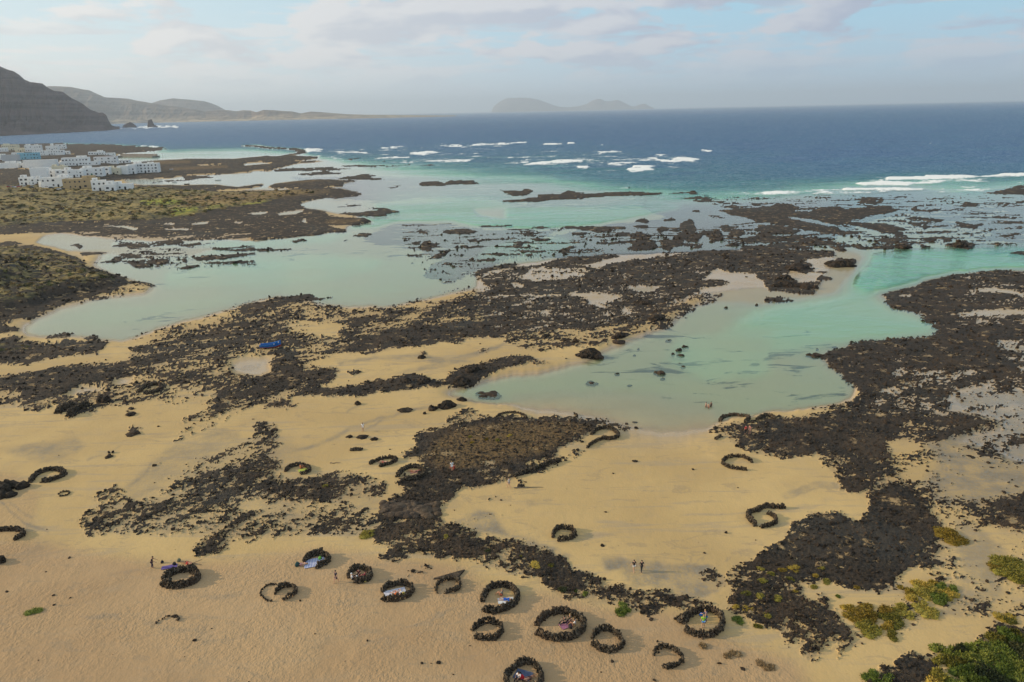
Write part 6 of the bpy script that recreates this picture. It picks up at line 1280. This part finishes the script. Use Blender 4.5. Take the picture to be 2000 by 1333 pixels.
b = MB(); q0, q1 = R_[9], R_[12]; b.add([(q0[9][0], q0[9][1]-.03, q0[9][2]-.08), (q1[9][0], q1[9][1]-.03, q1[9][2]-.08), (q1[10][0], q1[10][1]-.03, q1[10][2]), (q0[10][0], q0[10][1]-.03, q0[10][2]), (q0[9][0], q0[9][1], q0[9][2]-.08), (q1[9][0], q1[9][1], q1[9][2]-.08), (q1[10][0], q1[10][1], q1[10][2]), (q0[10][0], q0[10][1], q0[10][2])], [(0, 1, 2, 3), (7, 6, 5, 4), (0, 4, 5, 1), (3, 2, 6, 7)]); b.build('name_panel', mw_, root)
for lb, px, py, L_, mt in (('small pale boat moored in the quiet lagoon by the village', 426, 353, 5.5, mw_), ('dark rowing boat moored left of the pale one in the lagoon', 365, 361, 4.5, CP['blackc']), ('white dinghy nearest the village in the lagoon', 341, 357, 4.2, mw_), ('white dinghy pulled up at the reef tip by the sea wall', 335, 334, 4, mw_)):
    p = ground(px, py, 0); root = empty('rowing_boat', (p.x, p.y, -.05 if px > 336 else 1.2), .3, label=lb, cat='boat', group='small boats off the village'); b = MB(); hull(b, L_, 1.6, .7, .3, -.1); b.build('hull', mt, root); b = MB(); b.box(-.15, -.55, .4, .15, .55, .46); b.build('bench', mwood, root)
# ------------------------------------------------------------------ people
def skin_mesh(name, vs, es, rs, mat, root=0, sub=1):
    me = bpy.data.meshes.new(name+'_cage'); me.from_pydata(vs, es, []); o = bpy.data.objects.new(name+'_cage', me); C.objects.link(o)
    o.modifiers.new('s', 'SKIN'); md = o.modifiers.new('d', 'SUBSURF'); md.levels = sub; md.render_levels = sub
    for i, r_ in enumerate(rs): sv = me.skin_vertices[0].data[i]; sv.radius = r_ if isinstance(r_, tuple) else (r_, r_); sv.use_root = (i == root)
    dg = bpy.context.evaluated_depsgraph_get(); out_ = bpy.data.meshes.new_from_object(o.evaluated_get(dg)); out_.name = name
    bpy.data.objects.remove(o); out_.materials.clear(); out_.materials.append(mat); out_.polygons.foreach_set('use_smooth', [True]*len(out_.polygons)); return out_
PM = {}
def pm(c):
    if c not in PM: PM[c] = simple('cloth', c, .85, .08, 4)
    return PM[c]
SK = {'light': simple('skin_light', (.55, .31, .21), .5, .05), 'tan': simple('skin_tan', (.40, .20, .12), .5, .05)}
HAIRM = {'dark': simple('hair_dark', (.02, .014, .01), .6), 'blond': simple('hair_blond', (.35, .22, .09), .6), 'cap': simple('cap_white', (.75, .75, .74), .8)}
def joints(pose):
    J = {}
    def S(k, *v): J[k] = Vector(v)
    if pose in ('stand', 'walk', 'lean'):
        S('pel', 0, 0, .95); S('bel', 0, .01, 1.1); S('che', 0, .01, 1.32); S('nec', 0, 0, 1.48); S('hea', 0, .02, 1.6); S('top', 0, .015, 1.70)
        d_ = {'stand': .03, 'walk': .27, 'lean': .1}[pose]
        for s, sg in (('l', -1), ('r', 1)):
            S('hip'+s, sg*.1, 0, .9); S('kne'+s, sg*.11, sg*d_*.6+.04, .5); S('ank'+s, sg*.12, sg*d_*1.0-.03, .09); S('toe'+s, sg*.13, sg*d_*1.0+.13, .03)
            S('sho'+s, sg*.19, 0, 1.4); S('elb'+s, sg*.27, -sg*d_*.5-.02, 1.13); S('wri'+s, sg*.27, -sg*d_*.9+.08, .89)
        if pose == 'lean':
            for k in ('che', 'nec', 'hea', 'top', 'shol', 'shor'): J[k].y += (J[k].z-1.1)*.45; J[k].z -= (J[k].z-1.1)*.08
            for s in 'lr': J['elb'+s].y += .3; J['wri'+s].y += .5
    elif pose == 'sit':
        S('pel', 0, 0, .13); S('bel', 0, -.04, .3); S('che', 0, -.07, .52); S('nec', 0, -.05, .68); S('hea', 0, -.01, .80); S('top', 0, 0, .90)
        for s, sg in (('l', -1), ('r', 1)):
            S('hip'+s, sg*.11, .04, .12); S('kne'+s, sg*.17, .42, .42 if s == 'l' else .3); S('ank'+s, sg*.14, .72, .09); S('toe'+s, sg*.15, .88, .06)
            S('sho'+s, sg*.19, -.06, .6); S('elb'+s, sg*.27, .12, .42); S('wri'+s, sg*.17, .34, .44)
    elif pose == 'lie':
        S('pel', 0, 0, .13); S('bel', 0, -.16, .13); S('che', 0, -.38, .15); S('nec', 0, -.54, .16); S('hea', 0, -.66, .16); S('top', 0, -.77, .15)
        for s, sg in (('l', -1), ('r', 1)):
            S('hip'+s, sg*.1, .05, .12); S('kne'+s, sg*.14, .42, .16 if s == 'l' else .34); S('ank'+s, sg*.14, .84 if s == 'l' else .66, .08); S('toe'+s, sg*.16, .95 if s == 'l' else .8, .14)
            S('sho'+s, sg*.19, -.46, .15); S('elb'+s, sg*.36, -.30, .1); S('wri'+s, sg*.32, -.06, .08)
    return J
def person(label, px, py, pose='stand', face=0.0, top=(.1, .1, .1), legs=(.1, .1, .1), skin='light', hair='dark', dress=False, bare=False, dz=0.0, sc=1.0):
    p = gt(px, py, 2); J = joints(pose); root = empty('person', (p.x, p.y, (p.z if dz == 0 else dz)+.01), face, label=label, cat='person', group='people on the beach'); root.scale = (sc,)*3
    V = []; E_ = []; R_ = []; ix = {}
    def nd(k, r, pos=None): ix[k] = len(V); V.append(tuple(pos if pos is not None else J[k])); R_.append(r); return ix[k]
    def ed(a, b): E_.append((ix[a], ix[b]))
    nd('pel', (.15, .11)); nd('bel', (.13, .10)); nd('che', (.165, .11)); nd('nec', .055); nd('hea', (.08, .095)); nd('top', (.062, .07))
    for a, b_ in (('pel', 'bel'), ('bel', 'che'), ('che', 'nec'), ('nec', 'hea'), ('hea', 'top')): ed(a, b_)
    fwd = Vector((0, 1, 0)) if pose != 'lie' else Vector((0, 0, 1)); nd('nose', .014, J['hea']+fwd*.115); ed('hea', 'nose')
    for s in 'lr':
        nd('hip'+s, .085); nd('kne'+s, .058); nd('ank'+s, .038); nd('toe'+s, (.04, .028)); ed('pel', 'hip'+s); ed('hip'+s, 'kne'+s); ed('kne'+s, 'ank'+s); ed('ank'+s, 'toe'+s)
        nd('sho'+s, .055); nd('elb'+s, .04); nd('wri'+s, .027); ed('che', 'sho'+s); ed('sho'+s, 'elb'+s); ed('elb'+s, 'wri'+s)
        d_ = (J['wri'+s]-J['elb'+s]).normalized(); sd_ = d_.cross(Vector((0, 1, .3))).normalized(); up_ = sd_.cross(d_)
        nd('pal'+s, (.035, .018), J['wri'+s]+d_*.08); ed('wri'+s, 'pal'+s)
        for q, (o_, l_) in enumerate(((-.03, .07), (-.01, .085), (.01, .08), (.028, .06))):
            nd(f'f{s}{q}a', .009, J['wri'+s]+d_*.11+sd_*o_); nd(f'f{s}{q}b', .008, J['wri'+s]+d_*(.11+l_)+sd_*o_*1.3-up_*.02); ed('pal'+s, f'f{s}{q}a'); ed(f'f{s}{q}a', f'f{s}{q}b')
        nd(f't{s}', .009, J['wri'+s]+d_*.07+sd_*.055); ed('wri'+s, f't{s}')
    link('body', skin_mesh('body', V, E_, R_, SK[skin]), root)
    def garment(nm, keys, es_, rs, mat):
        vs = [tuple(J[k]) if isinstance(k, str) else tuple(k) for k in keys]; link(nm, skin_mesh(nm, vs, es_, rs, mat), root)
    if not bare:
        mid = {s: J['sho'+s].lerp(J['elb'+s], .75) for s in 'lr'}
        garment('shirt', ['bel', 'che', 'pel', 'shol', 'shor', mid['l'], mid['r'], J['che'].lerp(J['nec'], .6)], [(0, 1), (0, 2), (1, 3), (1, 4), (3, 5), (4, 6), (1, 7)], [(.155, .125), (.185, .135), (.165, .13), .072, .072, .06, .06, (.09, .07)], pm(top))
    if dress:
        garment('skirt', ['pel', J['pel'].lerp((J['knel']+J['kner'])/2, .5), (J['knel']+J['kner'])/2], [(0, 1), (1, 2)], [(.175, .14), (.21, .18), (.24, .22)], pm(legs))
    else:
        q = .55 if bare or sum(legs) > .5 else .95
        kl, kr = J['hipl'].lerp(J['knel'], q), J['hipr'].lerp(J['kner'], q); keys = ['pel', 'hipl', 'hipr', kl, kr]; es_ = [(0, 1), (0, 2), (1, 3), (2, 4)]; rs = [(.165, .125), .102, .102, .085, .085]
        if q > .9: keys += [J['ankl'], J['ankr']]; es_ += [(3, 5), (4, 6)]; rs = rs[:3]+[.078, .078, .055, .055]
        garment('trousers', keys, es_, rs, pm(legs))
    hm_ = mesh_np('hair', ICO2_V*np.array([.098, .112, .085 if pose != 'lie' else .11]), ICO2_F, [HAIRM[hair]], True); off_ = Vector((0, -.025, .055)) if pose != 'lie' else Vector((0, -.055, -.02)); link('hair', hm_, root, J['hea']+off_)
    return root
blk = (.02, .02, .025); wht = (.75, .75, .75); red = (.5, .04, .04)
for a in [
 dict(label='person in black leaning forward beside the purple towel', px=298, py=1110, pose='lean', face=-1.2, top=blk, legs=(.04, .03, .06), skin='tan'),
 dict(label='sunbather in red swimwear lying right of the purple towel', px=367, py=1102, pose='lie', face=1.3, legs=(.5, .05, .04), skin='tan', bare=True),
 dict(label='sunbather lying outside the patterned cloth crescent at its left tip', px=589, py=1104, pose='lie', face=1.7, legs=(.6, .3, .3), bare=True, hair='blond'),
 dict(label='person in a dark coat walking between two stone rings', px=657, py=1138, pose='walk', face=2.6, top=(.02, .025, .05), legs=(.02, .025, .05), dress=True),
 dict(label='seated person in white at the left of the crowded ring', px=688, py=1132, pose='sit', face=-1.2, top=wht, legs=blk, hair='cap'),
 dict(label='seated person in dark clothes at the back of the crowded ring', px=701, py=1124, pose='sit', face=3.0, top=(.06, .01, .02), legs=blk),
 dict(label='seated person in maroon at the right of the crowded ring', px=713, py=1128, pose='sit', face=1.5, top=(.28, .02, .07), legs=(.3, .03, .08), skin='tan'),
 dict(label='seated person with a pale cap at the front of the crowded ring', px=698, py=1137, pose='sit', face=.1, top=(.5, .45, .45), legs=(.1, .12, .2), hair='cap'),
 dict(label='seated person in black at the front of the crowded ring', px=706, py=1137, pose='sit', face=-.2, top=blk, legs=blk),
 dict(label='sunbather in orange on the striped white towel', px=775, py=1162, pose='lie', face=1.0, legs=(.7, .15, .03), skin='tan', bare=True),
 dict(label='dark haired sunbather next to the one in orange', px=784, py=1160, pose='lie', face=.8, legs=(.6, .6, .62), skin='light', bare=True),
 dict(label='person in grey sitting at the back of the ring with the blue clad sunbather', px=980, py=1163, pose='sit', face=1.2, top=(.25, .25, .22), legs=(.5, .12, .07), skin='tan', hair='blond'),
 dict(label='person in royal blue lying on a white towel in the ring', px=987, py=1173, pose='lie', face=1.5, top=(.02, .1, .45), legs=(.02, .1, .45)),
 dict(label='person in black sitting left in the largest ring', px=1102, py=1217, pose='sit', face=2.2, top=blk, legs=blk),
 dict(label='person in black with a yellow scarf in the largest ring', px=1113, py=1213, pose='sit', face=2.6, top=(.05, .05, .03), legs=blk, hair='blond'),
 dict(label='person in a white shirt sitting right in the largest ring', px=1122, py=1222, pose='sit', face=1.3, top=wht, legs=(.35, .25, .12), skin='tan'),
 dict(label='standing person in a lime green top and blue shorts', px=1373, py=1227, pose='stand', face=0, top=(.30, .55, .04), legs=(.15, .35, .65), hair='blond'),
 dict(label='person in dark blue bending beside the lime green top', px=1378, py=1218, pose='lean', face=.3, top=(.03, .05, .12), legs=(.05, .12, .2), hair='blond'),
 dict(label='person in a white top sitting at the bottom edge on a blue towel', px=1013, py=1327, pose='sit', face=2.6, top=(.7, .68, .68), legs=blk, skin='tan'),
 dict(label='tanned sunbather lying in the ring at the bottom edge', px=1034, py=1327, pose='lie', face=-1.1, legs=(.1, .05, .04), skin='tan', bare=True),
 dict(label='left walker of the pair on the grey ledges, in white trousers', px=1238, py=1117, pose='walk', face=.3, top=(.05, .035, .03), legs=(.65, .62, .58)),
 dict(label='right walker of the pair on the grey ledges, all in black', px=1253, py=1118, pose='walk', face=.2, top=blk, legs=(.04, .04, .04)),
 dict(label='person in white standing alone on the wet sand', px=709, py=843, pose='stand', face=0, top=wht, legs=(.7, .65, .6), skin='tan'),
 dict(label='person in white standing on the central lava', px=883, py=920, pose='stand', face=.4, top=wht, legs=wht, hair='blond'),
 dict(label='seated person in red beside the one in white on the lava', px=887, py=917, pose='sit', face=1, top=(.4, .06, .04), legs=(.3, .05, .04), skin='tan'),
 dict(label='person in grey stripes on the sand below the central lava', px=994, py=953, pose='walk', face=1.4, top=(.5, .5, .5), legs=(.3, .3, .32)),
 dict(label='left bather of the three in the shallow pool', px=1379, py=793, pose='stand', face=1, legs=(.4, .1, .08), skin='light', bare=True, dz=-.95),
 dict(label='middle bather of the three in the shallow pool', px=1384, py=795, pose='stand', face=0, legs=(.4, .1, .08), skin='light', bare=True, dz=-.95),
 dict(label='right bather of the three, in dark swimwear', px=1389, py=792, pose='stand', face=2, legs=blk, top=blk, skin='tan', dz=-.95),
 dict(label='person in a red shirt on the right lava field', px=1456, py=848, pose='stand', face=.5, top=red, legs=blk),
 dict(label='person in salmon pink standing beside the red shirt', px=1464, py=848, pose='stand', face=2, top=(.6, .25, .2), legs=(.55, .35, .3)),
 dict(label='tanned person sitting in the ring with the lime bag', px=588, py=916, pose='sit', face=-1, top=(.5, .15, .05), legs=(.3, .1, .05), skin='tan'),
 dict(label='sunbather in the oval ring left of the central lava', px=749, py=904, pose='lie', face=1.5, legs=(.5, .15, .12), skin='light', bare=True),
 dict(label='sunbather in the large ring at the lava edge', px=805, py=922, pose='lie', face=1.4, legs=(.5, .2, .1), skin='tan', bare=True),
]: person(**a)
# ------------------------------------------------------------------ things people brought
def towel(label, px, py, L_, W_, rz, mat, cat='towel'):
    p = gt(px, py, 2); n = 10; V = []; r = np.random.default_rng(hash_str(label))
    for i in range(n):
        for j in range(6): V.append((-L_/2+L_*i/(n-1)+r.normal(0, .012), -W_/2+W_*j/5+r.normal(0, .012), .035+abs(r.normal(0, .014))))
    idx = np.arange(n-1)[:, None]*6+np.arange(5)[None, :]; F_ = np.stack([idx, idx+6, idx+7, idx+1], -1).reshape(-1, 4); V = np.array(V); V2 = V.copy(); V2[:, 2] -= .02
    me = mesh_np('towel', np.concatenate([V, V2]), [F_, F_[:, ::-1]+len(V)], [mat]); o = link('towel', me, loc=(p.x, p.y, p.z+.03)); o.rotation_euler = (0, 0, rz); return tag(o, label, cat)
def striped(name, c1, c2, sc, thr=.5):
    m, t = new_mat(name); g = t.node('ShaderNodeTexCoord').outputs['Object']; wv_ = t.node('ShaderNodeTexWave', {'Vector': g, 'Scale': sc, 'Distortion': 1.2}).outputs[1]
    p = t.node('ShaderNodeBsdfPrincipled', {'Base Color': t.mix(t.ss(wv_, thr-.1, thr+.1), c1, c2), 'Roughness': .9}); t.node('ShaderNodeOutputMaterial', {0: p.outputs[0]}); return m
towel('purple beach towel on the open sand', 331, 1108, 1.9, .8, .35, simple('towel_purple', (.12, .08, .24), .9))
towel('blue and white patterned cloth filling the stone crescent', 614, 1100, 2.6, 1.9, .3, striped('cloth_pattern', (.17, .20, .42), (.52, .53, .6), 1.6))
towel('striped white towel in the oval ring', 772, 1159, 2.6, 1.5, .35, striped('towel_stripes', (.30, .28, .42), (.70, .68, .68), 2.2, .35))
towel('white towel under the person in royal blue', 988, 1174, 1.9, 1.1, .1, simple('towel_white', (.58, .58, .58), .9))
towel('pink towel in the largest ring', 1106, 1222, 1.5, 1.0, .5, simple('towel_pink', (.30, .12, .19), .9))
towel('dark blue towel in the ring at the bottom edge', 1022, 1320, 1.8, 1.4, -.4, simple('towel_blue', (.07, .09, .15), .9))
towel('lime and yellow cloth in the ring above the streaky lava', 594, 919, 1.8, 1.1, .4, simple('cloth_lime', (.38, .42, .07), .9), 'cloth')
towel('reddish cloth inside the large ring at the lava edge', 812, 922, 1.8, .9, .2, simple('cloth_red', (.36, .16, .13), .9), 'cloth')
def bag(label, px, py, s, col, cat='bag'):
    p = gt(px, py, 2); root = empty('bag', (p.x, p.y, p.z+.01), hash_str(label) % 6, label=label, cat=cat); b = MB(); q = s*.5
    b.loft([[(q*.8*w_*math.cos(a), q*.55*w_*math.sin(a), z_) for a in np.linspace(0, 5.5, 8)] for z_, w_ in ((0, .85), (s*.15, 1.1), (s*.4, 1.05), (s*.62, .7), (s*.7, .35))]); b.build('body', pm(col), root)
    b = MB(); b.loft([[(q*.5*math.cos(a), .02*math.cos(t__), s*.62+q*.45*math.sin(a)+.02*math.sin(t__)) for t__ in (0, 2.1, 4.2)] for a in np.linspace(0, math.pi, 8)]); b.build('handle', pm(col), root)
for a in [('black bag beside the purple towel', 341, 1104, .6, blk), ('small dark bag between the walker and the purple towel', 317, 1100, .5, blk), ('green bag at the back of the patterned cloth', 625, 1093, .6, (.2, .5, .08)), ('dark green rucksack outside the patterned cloth crescent', 581, 1106, .8, (.02, .06, .06)), ('yellow bag at the front of the crowded ring', 713, 1137, .5, (.5, .4, .1)),
          ('yellow bag on the striped towel', 789, 1163, .6, (.6, .5, .05)), ('black bag at the right of the largest ring', 1114, 1227, .7, blk), ('red bag in the ring at the bottom edge', 1019, 1326, .65, (.5, .02, .03)), ('blue and white bag on the wall of the bottom ring', 1022, 1297, .6, (.5, .6, .75)), ('blue bag on the wall behind the lime green top', 1369, 1203, .5, (.05, .2, .6)), ('greenish backpack beside the red sunbather', 350, 1097, .6, (.15, .16, .10))]: bag(*a)
# driftwood
mdw = simple('driftwood_grey', (.16, .12, .09), .9, .2, 6)
for lb, org, x, y, L_, rz in (('long thin driftwood branch lying behind the purple towel', 'b5', 1490, 405, 3.4, -.25), ('straight thin pole lying on the sand below the central lava', 'b3', 130, 935, 4.5, .0), ('small stick lying in front of the ring with the lime cloth', 'b2', 620, 742, 1.8, .0)):
    p = gt(*O(org, x, y)); b = MB(); r = random.Random(len(lb)); pts = [(-L_/2+L_*i/7, r.uniform(-.12, .12), .09+r.uniform(-.02, .05)) for i in range(8)]
    b.loft([[(q[0], q[1]+.07*(1-.08*i)*math.cos(a), q[2]+.07*(1-.08*i)*math.sin(a)) for a in np.linspace(0, 5.2, 6)] for i, q in enumerate(pts)])
    if 'branch' in lb: b.loft([[(L_*.1+q*.9, .1+q*.6+.04*math.cos(a), .1+.25*q+.04*math.sin(a)) for a in np.linspace(0, 5.2, 5)] for q in (0, .5, 1)])
    o = b.build('driftwood', mdw, loc=p); o.rotation_euler = (0, 0, rz); tag(o, lb, 'driftwood')
